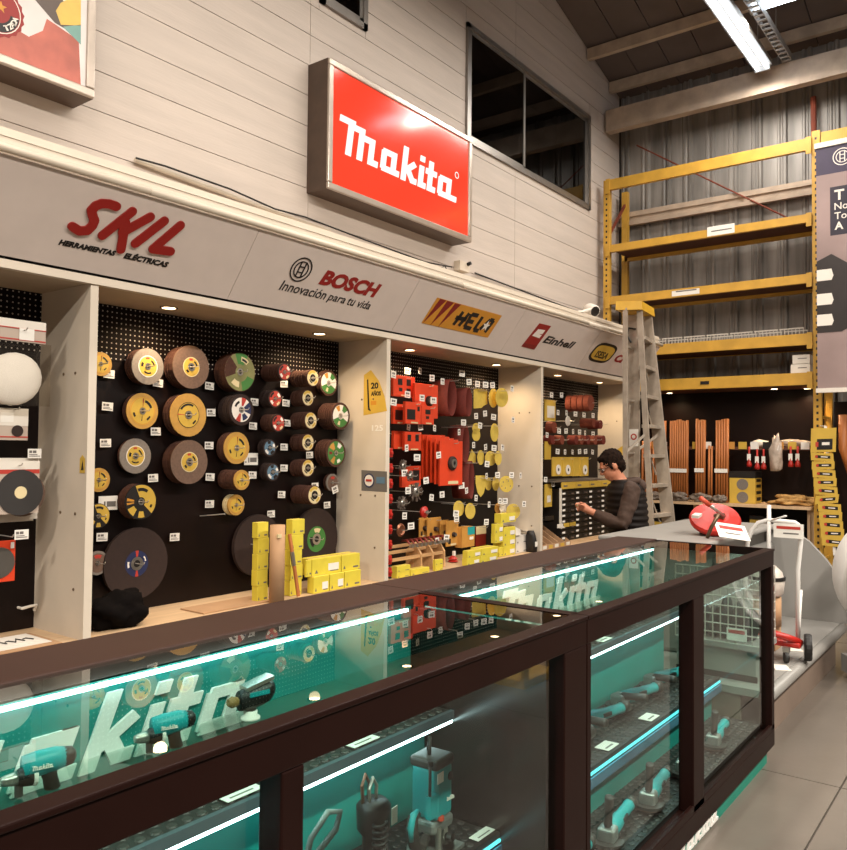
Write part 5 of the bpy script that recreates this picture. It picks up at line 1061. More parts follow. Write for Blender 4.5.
def bq(y0, y1, z0, z1, m, nm, e=1): obj(nm, MB().box((XBn-.001*e, y0, z0), (XBn-.001*e+.0009, y1, z1)), m, pn)
bq(.75, 1.955, 4.78, 5.10, m_bp, 'purple_band'); bq(.75, 1.81, 4.06, 4.62, m_bd, 'text_box'); bq(.75, 1.955, 3.30, 3.72, m_bl, 'brown_ground')
mb = MB(); anchor(mb, (-1.68, 4.955), .10, (V((XBn-.002, 0, 0)), -Y_, Z_), .001); obj('emblem', mb, m_white, pn)
for s_, z, h in (('T', 4.46, .12), ('No', 4.35, .08), ('To', 4.24, .08), ('A', 4.12, .09)):
    mb = MB(); add_text(mb, s_, (V((XBn-.0025, 1.765, z)), -Y_, Z_), None, h, .001, .03 if len(s_) == 1 else .01); obj('letter', mb, m_white, pn)
mb = MB(); mb.poly([(-y, z) for y, z in ((1.955, 2.95), (1.955, 3.78), (1.8, 3.85), (1.6, 3.7), (.75, 3.9), (.75, 3.0), (1.5, 3.05), (1.7, 2.95))][::-1], (V((XBn-.0025, 0, 0)), -Y_, Z_), .001); obj('tool_picture', mb, m_bt, pn)
for z in (3.08, 3.32, 3.60): mb = MB(); mb.poly([(-1.955, z-.05), (-1.80, z-.05), (-1.78, z), (-1.80, z+.08), (-1.955, z+.08)], (V((XBn-.004, 0, 0)), -Y_, Z_), .001); obj('white_pad', mb, m_white, pn)
# goods in the next rack bay, right of the strip
q = at(843, 440, 'x', 10.6); mb = MB(); mb.smooth = True; mb.tube([(10.6, q.y, q.z+.3), (10.6, q.y, q.z-.1), (10.6, q.y-.1, q.z-.42)], .05, 8); obj('hand_saw', mb, m_handle, label='hand saw with a curved wooden grip on the dark board past the banner', cat='saw')
obj('pegged_board', MB().box((10.9, .4, .3), (10.92, 1.93, 2.2)), m_black, label='black board in the next rack bay under the banner', cat='board')

# ================================================================ LADDER
m_lad = mat('ladder_aluminium', '#a99c8d', .5, .3, var=.18, scale=9); m_lcap = mat('ladder_yellow', '#c99a22', .5, var=.1)
L = thing('step_ladder', 'tall aluminium step ladder with a yellow cap behind the man', 'ladder', (8.05, 3.2, 0))
def lrail(p, q, w_, d_, nm='rail'): obj(nm, MB().bar(p, q, w_, d_, (0, 1, 0)), m_lad, L)
def ext(a, b, z): t_ = (z-a.z)/(b.z-a.z); return a+(b-a)*t_
A0, A1 = at(625.3, 312, 'x', 7.80), at(625.3, 530, 'x', 7.80); B0, B1 = at(634, 312, 'x', 8.12), at(634, 500, 'x', 8.12)
C0, C1 = at(640, 318, 'x', 7.92), at(651.5, 530, 'x', 7.92); D0, D1 = at(645.5, 315, 'x', 8.30), at(669.5, 530, 'x', 8.30)
rails = []
for a, b, w_, d_ in ((A0, A1, .045, .03), (B0, B1, .125, .03), (C0, C1, .055, .03), (D0, D1, .135, .03)):
    lo = ext(a, b, .0); hi = ext(a, b, 3.04); lrail(lo, hi, d_, w_); rails.append((lo, hi))
    obj('foot', MB().box((lo.x-.03, lo.y-.05, 0), (lo.x+.03, lo.y+.05, .05)), m_rub, L)
def rp(i, z): a, b = rails[i]; return ext(a, b, z)
for k in range(9):
    z = .30+.305*k; obj('step', MB().bar(rp(2, z), rp(3, z), .09, .035), m_lad, L)
for k in range(5): z = .45+.55*k; obj('rear_brace', MB().bar(rp(0, z), rp(1, z), .02, .02), m_lad, L)
for k in range(6): z = .35+.61*k*.8; obj('step_strut', MB().tube([rp(2, z+.3), (rp(2, z)+rp(3, z))/2], .008, 6), m_lad, L)
for i, j in ((0, 2), (1, 3)): obj('spreader', MB().bar(rp(i, 1.55), rp(j, 1.75), .012, .025), m_lad, L)
obj('spreader', MB().bar(rp(0, 1.35), (rp(0, 2.05)+rp(1, 2.05))/2, .012, .025), m_lad, L)
mid = (rp(0, 3.0)+rp(1, 3.0)+rp(2, 3.0)+rp(3, 3.0))/4
obj('cap', MB()._add([rp(0, 3.02)+V((-.06, .08, 0)), rp(2, 3.02)+V((-.06, -.05, 0)), rp(3, 3.02)+V((.06, -.08, 0)), rp(1, 3.02)+V((.06, .08, 0)), rp(0, 3.11)+V((-.06, .08, 0)), rp(2, 3.11)+V((-.06, -.05, 0)), rp(3, 3.11)+V((.06, -.08, 0)), rp(1, 3.11)+V((.06, .08, 0))], [(3,2,1,0),(4,5,6,7),(0,1,5,4),(1,2,6,5),(2,3,7,6),(3,0,4,7)]), m_lcap, L)
obj('tie_wire', MB().tube([rp(1, 2.86)+V((-.03, -.03, 0)), rp(1, 2.88)+V((-.03, .05, 0)), rp(1, 2.80)+V((-.04, .06, 0)), rp(1, 2.72)+V((-.03, .02, 0))], .01, 6), m_rub, L)
q = rp(1, 1.72); lb = obj('warning_label', MB().box((q.x-.02, q.y-.055, q.z-.1), (q.x-.016, q.y+.045, q.z+.08)), m_tagw, L); mb = MB(); ringpoly(mb, (0, 0), .02, .034, (V((q.x-.0205, q.y-.005, q.z)), -Y_, Z_), .001, 16); obj('ring_mark', mb, m_lred, lb)

# ================================================================ GREY PLATFORM, TROLLEY, FAN
m_gry = mat('grey_enamel', '#8d8a85', .45, var=.07, scale=3); m_pfr = mat('platform_front', '#7c6b5e', .6, var=.12, scale=4); m_wht = mat('white_enamel', '#d9d6d1', .35, var=.04)
pf = thing('grey_platform', 'grey moulded platform with a raised rear counter and curved end panel', 'platform', (5.8, 1.8, 0)); X0, X1, ZPf = 4.62, 6.85, .262
obj('front_panel', MB().box((X0, 1.17, 0), (X1-.25, 1.19, ZPf-.03)), m_pfr, pf)
mb = MB(); mb.smooth = False; mb.box((X0, 1.18, ZPf-.04), (X1, 2.30, ZPf)); obj('deck', mb, m_gry, pf)
mb = MB(); mb.smooth = True; mb.tube([(X0, 1.165, ZPf-.035), (X1, 1.165, ZPf-.035)], .036, 14); obj('rounded_nose', mb, m_gry, pf)
obj('rear_block', MB().box((5.15, 1.72, ZPf), (X1, 2.28, .955)), m_gry, pf, bevel=.03); mb = MB(); mb.box((5.08, 1.62, .955), (X1, 2.36, .99)); obj('counter_slab', mb, m_gry, pf, bevel=.014)
prof = [(1.10, ZPf), (2.3, ZPf), (2.3, .985), (1.66, .985), (1.52, .95), (1.40, .87), (1.28, .74), (1.18, .60), (1.10, .48)]
obj('curved_end_panel', MB()._add([(X1, y, z) for y, z in prof]+[(X1+.05, y, z) for y, z in prof], [tuple(range(len(prof))), tuple(range(2*len(prof)-1, len(prof)-1, -1))]+[(i, i+len(prof), (i+1) % len(prof)+len(prof), (i+1) % len(prof)) for i in range(len(prof))]), m_gry, pf)
mb = MB(); mb.smooth = True; mb.tube([(5.5, 1.70, .80), (X1, 1.70, .80)], .05, 12); obj('bolster', mb, m_gry, pf)
obj('near_panel', MB().box((4.64, 1.30, 0), (4.66, 2.28, ZPf-.045)), m_pfr, pf)
for k, (x, y) in enumerate(((5.95, 1.35), (5.75, 1.27), (5.2, 1.22))): obj('paper_scrap', MB().obox((x, y, ZPf+.002), (.06, .03, 0), (-.02, .04, 0), (0, 0, .001)), m_paper, label=['paper scrap on the deck near the curved panel', 'second paper scrap beside the trolley wheel', 'paper scrap on the deck at the counter end'][k], cat='paper')
# wire basket behind the counter end
Xb, Xe = 4.74, 5.06; wb_ = thing('wire_basket', 'grey wire mesh basket on a stand behind the counter end', 'basket', (4.9, 1.5, ZPf)); Y0b, Y1b = 1.22, 1.70; za, zb_ = .47, .89
mg = m_galv
for i in range(12): y = Y0b+(Y1b-Y0b)*i/11; obj('wire', MB().tube([(Xb, y, za), (Xb, y, zb_)], .004, 5), mg, wb_); 
for i in range(9): z = za+(zb_-za)*i/8; obj('wire', MB().tube([(Xb, Y0b, z), (Xb, Y1b, z)], .004, 5), mg, wb_); obj('wire', MB().tube([(Xb, Y0b, z), (Xe, Y0b, z)], .004, 5), mg, wb_)
for i in range(1, 6): x = Xb+(Xe-Xb)*i/5; obj('wire', MB().tube([(x, Y0b, za), (x, Y0b, zb_)], .004, 5), mg, wb_)
obj('base', MB().box((Xb-.01, Y0b-.01, za-.03), (Xe, Y1b, za)), m_gry, wb_); obj('stand', MB().box((Xb+.02, Y0b+.03, ZPf+.001), (Xe-.02, Y1b, za-.03)), m_gry, wb_); obj('kick_strip', MB().box((Xb+.012, Y0b+.02, ZPf+.001), (Xb+.019, Y1b, ZPf+.035)), m_blkpl, wb_)
sgn = obj('sign_card', MB().box((Xb-.012, 1.29, .49), (Xb-.008, 1.40, .56)), m_tagw, wb_); obj('print', MB().box((Xb-.0135, 1.30, .53), (Xb-.0122, 1.39, .55)), m_lred, sgn)
for k in range(6): lump('tool_bag', (Xb+.16, 1.31+.07*k, za+.002), (.10, .032, .10+.015*(k % 3)), m_rub if k % 2 else mat('dark_grey_cloth', '#211e1d', .8), 'dark pouch crammed in the wire basket', 'pouch', 9+k, .25)['group'] = 'dark pouches in the wire basket'
# red bench tool with lever
rt_ = thing('lever_press', 'red round bench tool with a long red-gripped lever on the grey counter', 'tool', (5.6, 1.72, .991))
c = V((5.62, 1.74, 1.10)); nn = V((-.50, -.22, .84)).normalized(); mb = MB(); mb.smooth = False; mb.lathe([(.12, -.045), (.165, -.02), (.17, .0), (.16, .018), (.09, .03), (.001, .032)], c, nn, 32); obj('red_body', mb, m_redp, rt_)
obj('stand', MB().box((5.60, 1.68, .9915), (5.72, 1.84, 1.07)), m_blkpl, rt_)
e0 = at(724, 516.5, 'x', 5.6); e1 = at(700.5, 498, 'x', 5.42); mb = MB(); mb.smooth = True; mb.tube([e0, e0.lerp(e1, .68)], .012, 8); lv = obj('lever', mb, m_silver, rt_); mb = MB(); mb.smooth = True; mb.tube([e0.lerp(e1, .62), e1], .016, 10); obj('grip', mb, mat('red_grip', '#b9482e', .5), lv)
obj('pivot', MB().tube([e0, c+nn*.02], .024, 10), mat('bronze_metal', '#6e5a47', .3, .7), rt_); pts = [at(a_, b_, 'x', 5.36) for a_, b_ in ((719, 514), (711, 528), (707, 538))]; mb = MB(); mb.smooth = True; mb.tube(pts, .012, 8); obj('curved_arm', mb, MATS['bronze_metal'], rt_)
sg_ = at(732, 531.5, 'x', 5.38); u = V((.035, -.088, -.012)); v = V((.055, .035, .042)); n = u.cross(v).normalized(); n = n if n.z > 0 else -n
pl = obj('sign_card', MB().obox(sg_, u, v, n*.002), m_tagw, rt_); obj('print', MB().obox(sg_+n*.0026+v*.4, u*.75, v*.22, n*.0004), m_lred, pl); obj('print', MB().obox(sg_+n*.0026-v*.35, u*.5, v*.08, n*.0004), m_ink, pl)
obj('sign_stem', MB().tube([sg_+u*.7, c-nn*.03+V((0, -.12, 0))], .005, 6), m_blkpl, rt_); q = c+V((-.165, .07, .03)); obj('side_label', MB().obox(q+nn*.0, V((.012, .028, 0)), nn.cross(V((.012, .028, 0)).normalized())*.02, nn*.012), m_tagw, rt_)
# hand trolley with red base
Xt = 5.45; tr_ = thing('hand_trolley', 'white tube hand trolley with a red base and black wheels on the platform', 'trolley', (Xt, 1.3, ZPf))
T = lambda a, b, x=Xt: at(a, b, 'x', x)
def wt(pts, nm='tube', r=.014, m=None): mb = MB(); mb.smooth = True; mb.tube(pts, r, 10); return obj(nm, mb, m or m_wht, tr_)
wt([T(746, 600), T(746, 560), T(748, 540), T(752, 530), T(758, 523), T(768, 520), T(780, 521), T(795, 522.5), T(800, 526), T(801, 540), T(798, 570), T(798, 640)], 'handle_frame')
wt([T(769, 505), T(769, 600)], 'centre_post', .013); wt([T(772, 520, 5.4), T(786, 516, 5.3)], 'side_pin', .006); wt([T(801, 590), T(799, 625), T(796, 648)], 'lower_brace', .010)
sc = T(788, 531, 5.40); cd = obj('sign_card', MB().box((5.41, sc.y-.088, sc.z-.045), (5.414, sc.y+.088, sc.z+.045)), m_tagw, tr_); obj('print', MB().box((5.4085, sc.y-.07, sc.z+.01), (5.4098, sc.y+.07, sc.z+.028)), m_lred, cd); obj('print', MB().box((5.4085, sc.y-.06, sc.z-.02), (5.4098, sc.y+.03, sc.z-.012)), m_ink, cd)
bz = ZPf+.085; obj('base_plate', MB()._add([(5.38, 1.15, bz), (5.52, 1.16, bz), (5.56, 1.55, bz+.02), (5.34, 1.50, bz+.02), (5.38, 1.15, bz+.035), (5.52, 1.16, bz+.035), (5.56, 1.55, bz+.055), (5.34, 1.50, bz+.055)], [(3,2,1,0),(4,5,6,7),(0,1,5,4),(1,2,6,5),(2,3,7,6),(3,0,4,7)]), m_redp, tr_, bevel=.01)
mb = MB(); mb.smooth = True; mb.tube([(5.36, 1.5, bz+.08), (5.33, 1.36, bz+.10), (5.35, 1.22, bz+.07), (5.42, 1.17, bz+.04)], .022, 8); obj('red_arm', mb, m_redp, tr_)
w0 = V((5.47, 1.125, ZPf+.086)); wh = obj('wheel', MB().lathe([(.05, -.022), (.078, -.022), (.084, -.01), (.084, .01), (.078, .022), (.05, .022)], w0, (.25, -1, 0), 22), m_rub, tr_); obj('wheel_hub', MB().lathe([(.05, -.015), (.05, .018), (.02, .026), (.001, .026)], w0, (.25, -1, 0), 18), m_silver, wh)
c0 = V((5.33, 1.22, ZPf+.040)); wh = obj('caster', MB().lathe([(.02, -.012), (.036, -.012), (.038, 0), (.036, .012), (.02, .012)], c0, (.5, -1, 0), 16), m_rub, tr_); obj('caster_fork', MB().box((c0.x-.02, c0.y-.02, c0.z+.03), (c0.x+.02, c0.y+.02, c0.z+.06)), m_silver, wh)
t = thing('cardboard_drum', 'cardboard drum strapped to the hand trolley behind the counter', 'drum', (5.66, 1.42, ZPf)); mb = MB(); mb.smooth = True; mb.tube([(5.68, 1.42, ZPf+.15), (5.68, 1.42, ZPf+.34)], .09, 20); obj('body', mb, m_card, t)
mb = MB(); mb.smooth = True; mb.lathe([(.08, 0), (.105, .02), (.115, .10), (.10, .16), (.06, .20), (.001, .21)], (5.67, 1.42, ZPf+.345), (0, 0, 1), 20); rg = obj('wrapped_roll', mb, mat('wrap_white', '#cfc6bb', .3, var=.15, scale=20), t); 
mb = MB(); add_text(mb, 'no', (V((5.552, 1.43, ZPf+.39)), -Y_, Z_), .09, .05, .002, .03); obj('red_print', mb, m_lred, rg)
obj('strap', MB().lathe([(.113, .0), (.119, .0), (.119, .022), (.113, .022)], (5.67, 1.42, ZPf+.455), (0, 0, 1), 24), m_rub, rg)
obj('drum_foot', MB().box((5.60, 1.35, ZPf+.001), (5.76, 1.49, ZPf+.15)), m_card, t)
# drum fan at the right edge
fc = V((6.28, .615, .72)); fa = V((-.55, -.30, 0)).normalized(); t = thing('drum_fan', 'grey drum fan with a wire guard standing past the platform', 'fan', (6.3, .585, 0))
fa = V((-.80, -.60, 0)).normalized(); Rf = .42
fs = fa.cross(Z_)
mb = MB(); mb.smooth = True; mb.lathe([(Rf, -.02), (Rf+.03, 0), (Rf+.03, .03), (Rf, .05), (Rf-.012, .03), (Rf-.012, -.0)], fc, fa, 40, cap=False); obj('front_ring', mb, m_wht, t)
mb = MB(); mb.smooth = True; mb.lathe([(Rf, -.30), (Rf, -.02), (Rf-.01, -.02), (Rf-.01, -.30)], fc, fa, 40, cap=False); obj('drum', mb, m_wht, t)
for r_ in [Rf*k/9 for k in range(1, 9)]: mb = MB(); mb.tube([fc+fa*.045+(fs*math.cos(2*math.pi*k/36)+Z_*math.sin(2*math.pi*k/36))*r_ for k in range(36)], .0035, 5, close=True); obj('guard_ring', mb, m_galv, t)
for k in range(16): d = fs*math.cos(2*math.pi*k/16)+Z_*math.sin(2*math.pi*k/16); obj('guard_spoke', MB().tube([fc+fa*.05+d*.05, fc+fa*.05+d*(Rf-.005)], .0035, 5), m_galv, t)
for k in range(4):
    a = R(20+90*k); d = fs*math.cos(a)+Z_*math.sin(a); e = fs*-math.sin(a)+Z_*math.cos(a); obj('blade', MB().obox(fc-fa*.12+d*Rf*.5, d*Rf*.42, e*.09+fa*.04, fa*.004), m_alu, t)
mb = MB(); mb.smooth = True; mb.lathe([(.07, -.22), (.07, -.1), (.04, -.06), (.001, -.06)], fc, fa, 18); obj('motor', mb, m_blkpl, t)
for s_ in (-1, 1): obj('leg', MB().obox(fc-fa*.14+fs*s_*.30-Z_*.53, fs*.03, fa*.12, Z_*.14), m_gry, t)
obj('base', MB().obox(fc-fa*.14-Z_*.62, fs*.36, fa*.16, Z_*.06), m_gry, t); obj('foot', MB().obox(fc-fa*.14-Z_*.70, fs*.30, fa*.12, Z_*.02), m_rub, t)
# ================================================================ TOOLS IN THE COUNTERS
m_cast = mat('cast_silver', '#a9a8a4', .35, .7, var=.12, scale=30); m_dgrey = mat('dark_grey_plastic', '#35302d', .45, var=.1); m_cord = mat('cord_black', '#171412', .5, var=0)
def local(o, loc, rz, rx=0, ry=0): o.location = loc; o.rotation_euler = (rx, ry, rz); return o
def lpart(name, mb, m, par, **k): return put(name, mb.mesh(name, m), par, (0, 0, 0), **k)
def grinder(label, loc, rz, handle=True, big=1.0, cord=True, group='angle grinders in the glass counter', hy=.0):
    t = thing('angle_grinder', label, 'grinder', (0, 0, 0), group); s = big
    mb = MB(); mb.smooth = True; mb.lathe([(.001, 0), (.030*s, 0), (.033*s, .02*s), (.031*s, .08*s), (.025*s, .14*s), (.023*s, .24*s), (.027*s, .27*s), (.001, .275*s)], (.03*s, 0, .052*s), (1, 0, 0), 16); lpart('body', mb, m_tealp, t)
    mb = MB(); mb.box((-.035*s, -.035*s, .022*s), (.035*s, .035*s, .078*s)); h = lpart('gear_head', mb, m_cast, t); b = h.modifiers.new('b', 'BEVEL'); b.width = .012*s; b.segments = 3
    lpart('spindle', MB().lathe([(.014*s, .004), (.014*s, .03*s)], (-.005*s, 0, 0), (0, 0, 1), 12), m_silver, t)
    mb = MB()
    P = [(.066*s*math.cos(R(a)), .066*s*math.sin(R(a))) for a in range(60, 301, 16)]
    mb.poly(P+[(0, 0)], (V((-.005*s, 0, .018*s)), X_, Y_), .012*s); lpart('guard', mb, m_dgrey, t)
    lpart('disc', MB().lathe([(.058*s, .0085), (.058*s, .0125)], (-.005*s, 0, 0), (0, 0, 1), 24), m_gbr, t)
    mb = MB(); mb.smooth = True; mb.lathe([(.001, 0), (.028*s, 0), (.03*s, .02*s), (.024*s, .05*s), (.001, .055*s)], (.29*s, 0, .052*s), (1, 0, 0), 14); lpart('tail', mb, m_dgrey, t)
    lpart('switch', MB().box((.12*s, -.03*s, .05*s), (.18*s, -.022*s, .066*s)), m_rub, t)
    if handle:
        d = V((-.12, -.10, 1)).normalized() if handle is True else V(handle).normalized()
        mb = MB(); mb.smooth = True; mb.lathe([(.008*s, 0), (.017*s, .02*s), (.0165*s, .07*s), (.019*s, .125*s), (.017*s, .135*s), (.006*s, .136*s)], (-.005*s, 0, .07*s), d, 14); lpart('side_handle', mb, m_dgrey, t)
    if cord:
        mb = MB(); mb.smooth = True; mb.tube([(.34*s, 0, .052*s), (.358*s, .01*hy, .05*s), (.362*s, .045*hy, .03), (.34*s, .075*hy, .012), (.24*s, .08*hy, .010), (.14*s, .07*hy, .010)], .0042, 7); lpart('cord', mb, m_cord, t)
    return local(t, loc, rz)
dz = .1885
for k, (x, y, rz, lb) in enumerate(((2.27, 1.185, .10, 'angle grinder with upright handle on the deck, at the counter joint'), (2.64, 1.185, .12, 'angle grinder with upright handle on the deck, second from the joint'), (3.01, 1.185, .12, 'angle grinder with tilted upright handle on the deck, third from the joint'), (3.40, 1.185, .12, 'angle grinder with upright handle and white tag on the deck by the post'), (3.80, 1.185, .1, 'angle grinder on the deck near the counter far end'))):
    g = grinder(lb, (x, y, dz), rz, big=.88, hy=.2)
    if k == 3: lpart('price_tag', MB().box((-.02, -.055, .002), (.02, -.051, .07)), m_tagw, g)
for k, (x, y, rz, hd, lb) in enumerate(((2.30, 1.49, -.22, (0, -1, .05), 'teal angle grinder lying on the middle shelf at the joint end'), (2.69, 1.49, -.22, (0, -1, .1), 'teal angle grinder on the middle shelf, second along'), (3.08, 1.50, -.2, (0, -1, .08), 'teal angle grinder on the middle shelf with its handle forward, third along'), (3.47, 1.50, -.2, (.2, -1, .1), 'teal angle grinder on the middle shelf, fourth along'), (3.86, 1.50, -.2, (0, -1, .1), 'teal angle grinder on the middle shelf at the far end'))):
    grinder(lb, (x, y, .3845), rz, hd, .96, True, hy=.3)
for k, (x, rz, lb) in enumerate(((3.10, -.1, 'small teal tool on the upper shelf nearest the joint'), (3.50, -.12, 'small teal tool on the upper shelf with coiled cord'), (3.88, -.1, 'small teal tool on the upper shelf at the far end'))): grinder(lb, (x, 1.575, .7225), rz*.3, False, .72, True, 'small tools on the upper shelf', hy=-.5)
def pcard(x, y, z, label, a=.05, b=.03, up=False, par=None):
    mb = MB(); mb.box((x-a, y-b, z), (x+a, y+b, z+.0015)) if not up else mb.box((x-a, y, z), (x+a, y+.0015, z+2*b))
    o = obj('price_card', mb, m_tagw, label=label, cat='price card', group='price cards in the counters'); 
    obj('print', MB().box((x-a*.7, y-b*.5, z+.0015), (x+a*.6, y-b*.2, z+.0018)) if not up else MB().box((x-a*.7, y-.0004, z+b), (x+a*.6, y, z+b*1.25)), m_ink, o)
for x, y, z, lb in ((2.62, 1.36, .3845, 'white price card on the middle shelf between the first grinders'), (3.02, 1.36, .3845, 'white price card on the middle shelf before the third grinder'), (3.46, 1.36, .3845, 'white price card on the middle shelf before the fourth grinder'), (2.75, 1.56, .7225, 'long price card on the upper shelf by the joint'), (3.34, 1.53, .7225, 'price card on the upper shelf between small tools')):
    pcard(x, y, z, lb, .09 if 'long' in lb else .05)
for x, lb in ((1.30, 'white price card clipped on the upper shelf near the mullion'), (1.74, 'white price card on the upper shelf above the router')): pcard(x, 1.53, .7225, lb, .055, .022)
pcard(2.09, 1.345, .3875, 'white price card at the shelf corner beside the router', .05, .017)
pcard(2.62, 1.301, .315, 'price sticker on the blue shelf rail', .018, .017, True)
# keyboard-like flat tool case on the upper shelf
t = thing('bit_case', 'open grey bit case with rows of small bits on the upper shelf', 'case', (2.62, 1.6, .7225)); obj('tray', MB().box((2.42, 1.60, .7225), (2.98, 1.655, .745)), m_rail, t)
for k in range(16): obj('bit', MB().box((2.44+.033*k, 1.605, .745), (2.46+.033*k, 1.65, .752)), m_silver, t)
# drill on the glass shelf
def drill(label, loc, rz, s=1.0):
    t = thing('impact_drill', label, 'drill', (0, 0, 0))
    mb = MB(); mb.smooth = True; mb.lathe([(.001, 0), (.012, 0), (.016, .012), (.019, .03), (.021, .045), (.015, .046)], (-.105*s, 0, .085*s), (1, 0, 0), 16); lpart('chuck', mb, m_silver, t)
    mb = MB(); mb.smooth = True; mb.lathe([(.015, .04), (.026, .05), (.030, .08), (.030, .085)], (-.105*s, 0, .085*s), (1, 0, 0), 16); lpart('gear_collar', mb, m_blkpl, t)
    lpart('white_ring', MB().lathe([(.031, .085), (.0325, .088), (.0325, .094), (.031, .097)], (-.105*s, 0, .085*s), (1, 0, 0), 18), m_white, t)
    mb = MB(); mb.smooth = True; mb.loft([((-.01, 0, .085), (0, .030, 0), (0, 0, .032)), ((.03, 0, .085), (0, .033, 0), (0, 0, .038)), ((.08, 0, .088), (0, .032, 0), (0, 0, .036)), ((.11, 0, .088), (0, .026, 0), (0, 0, .03))], 18); h = lpart('housing', mb, m_tealp, t)
    mb = MB(); mb.smooth = True; mb.loft([((.105, 0, .088), (0, .027, 0), (0, 0, .031)), ((.13, 0, .088), (0, .024, 0), (0, 0, .027)), ((.14, 0, .088), (0, .012, 0), (0, 0, .014))], 16); lpart('end_cap', mb, m_blkpl, t)
    mb = MB(); mb.smooth = True; mb.loft([((.06, 0, .07), (.026, 0, 0), (0, .02, 0)), ((.068, 0, .035), (.022, 0, 0), (0, .018, 0)), ((.075, 0, .004), (.024, 0, 0), (0, .019, 0)), ((.075, 0, .0), (.02, 0, 0), (0, .016, 0))], 14); lpart('grip', mb, m_blkpl, t)
    mb = MB(); mb.tube([(-.02, -.0, .06), (-.02, -.005, .004)], .012, 10); lpart('front_handle', mb, m_dgrey, t)
    mb = MB(); makita(mb, (V((.005, -.0335, .078)), X_, Z_), .06, .014, .001); lpart('lettering', mb, m_white, h)
    t.scale = (s, s, s); return local(t, loc, rz)
q = at(150, 727, 'y', 1.58); drill('teal and black impact drill on the glass shelf before the raised letters', (q.x+.01, 1.575, .870), -.25, .66)
q = at(30, 765, 'y', 1.58); drill('second teal drill on the glass shelf at the shop-front end', (q.x-.01, 1.575, .870), -.2, .66)
q = at(252, 695, 'y', 1.58); t = thing('belt_sander', 'black and silver sander tool on the glass shelf past the drill', 'sander', (0, 0, 0))
mb = MB(); mb.smooth = True; mb.loft([((-.05, 0, .07), (0, .03, 0), (0, 0, .035)), ((.0, 0, .075), (0, .036, 0), (0, 0, .042)), ((.06, 0, .085), (0, .036, 0), (0, 0, .04)), ((.085, 0, .09), (0, .02, 0), (0, 0, .025))], 16); lpart('body', mb, m_blkpl, t)
lpart('top_cover', MB().obox((.02, 0, .122), (.055, 0, .012), (0, .026, 0), (0, 0, .007)), m_silver, t); mb = MB(); mb.smooth = True; mb.lathe([(.034, 0), (.034, .008), (.024, .012), (.024, .03)], (-.005, 0, .0), (0, 0, 1), 20); lpart('pad', mb, m_white, t); lpart('teal_strip', MB().box((-.03, -.037, .085), (.05, -.033, .10)), m_tealp, t); lpart('knob', MB().lathe([(.016, 0), (.02, .02), (.012, .035)], (-.06, -.0, .07), (-1, 0, .1), 14), mat('amber_knob', '#8a6a3c', .4), t); lpart('neck', MB().tube([(-.005, 0, .028), (-.005, 0, .05)], .02, 12), m_dgrey, t)
t.scale = (.72,)*3; local(t, (q.x, 1.58, .870), -.15)
# router
t = thing('plunge_router', 'tall teal plunge router with silver base standing on the middle shelf', 'router', (0, 0, 0))
mb = MB(); mb.loft([((0, 0, 0), (.085, 0, 0), (0, .075, 0)), ((0, 0, .012), (.085, 0, 0), (0, .075, 0))], 28); mb.box((.0, -.075, 0), (.088, .02, .012)); lpart('base_plate', mb, m_cast, t)
for x, y in ((-.045, .03), (.05, -.02), (.045, .04), (-.03, -.05)): lpart('column', MB().lathe([(.016, .012), (.016, .03), (.011, .03), (.011, .10)], (x, y, 0), (0, 0, 1), 12), m_silver, t)
mb = MB(); mb.box((-.055, -.05, .075), (.062, .055, .115)); h = lpart('motor_clamp', mb, m_cast, t); b = h.modifiers.new('b', 'BEVEL'); b.width = .012; b.segments = 2
mb = MB(); mb.box((-.045, -.05, .115), (.055, .05, .285)); hs = lpart('housing', mb, m_tealp, t); b = hs.modifiers.new('b', 'BEVEL'); b.width = .016; b.segments = 3
mb = MB(); mb.box((-.05, -.055, .275), (.06, .055, .31)); h = lpart('top_cap', mb, m_dgrey, t); b = h.modifiers.new('b', 'BEVEL'); b.width = .012; b.segments = 3
mb = MB(); makita(mb, (V((.012, -.0512, .165)), X_, Z_), .042, .013, .001); lpart('lettering', mb, m_white, hs); lpart('vent', MB().lathe([(.014, .0), (.014, .002)], (.035, -.0505, .24), (0, -1, 0), 14), m_blk, hs); lpart('label', MB().box((-.04, -.0515, .235), (-.005, -.0502, .268)), m_white, hs)
mb = MB(); mb.smooth = True; mb.tube([(-.075, -.045, .20), (-.075, -.045, .315)], .005, 8); lpart('depth_rod', mb, m_blk, t); lpart('depth_cap', MB().lathe([(.011, 0), (.011, .014)], (-.075, -.045, .305), (0, 0, 1), 12), m_blk, t); lpart('depth_block', MB().box((-.085, -.055, .14), (-.045, -.035, .21)), m_tealp, t); lpart('red_knob', MB().lathe([(.012, 0), (.012, .012)], (-.02, -.05, .118), (0, 0, 1), 12), mat('red_orange_knob', '#d0472a', .4), t); lpart('black_knob', MB().lathe([(.012, 0), (.018, .012), (.012, .026)], (0, -.06, .06), (0, -1, .2), 12), m_blk, t)
mb = MB(); mb.smooth = True; mb.tube([(-.06, -.02, .07), (-.10, -.03, .055), (-.135, -.03, .08), (-.15, -.03, .13), (-.145, -.03, .165), (-.12, -.03, .17)], [.016, .017, .019, .019, .017, .012], 12); hd = lpart('side_handle', mb, m_dgrey, t); mb = MB(); mb.smooth = True; mb.tube([(-.158, -.034, .10), (-.162, -.034, .14), (-.148, -.034, .176), (-.125, -.034, .182)], [.008, .011, .011, .006], 10); lpart('soft_grip', mb, m_tealp, hd)
mb = MB(); mb.smooth = True; mb.tube([(-.01, 0, .30), (-.012, 0, .34), (.004, .01, .36), (.022, .02, .35), (.025, .03, .31)], .006, 8); lpart('cord', mb, m_cord, t)
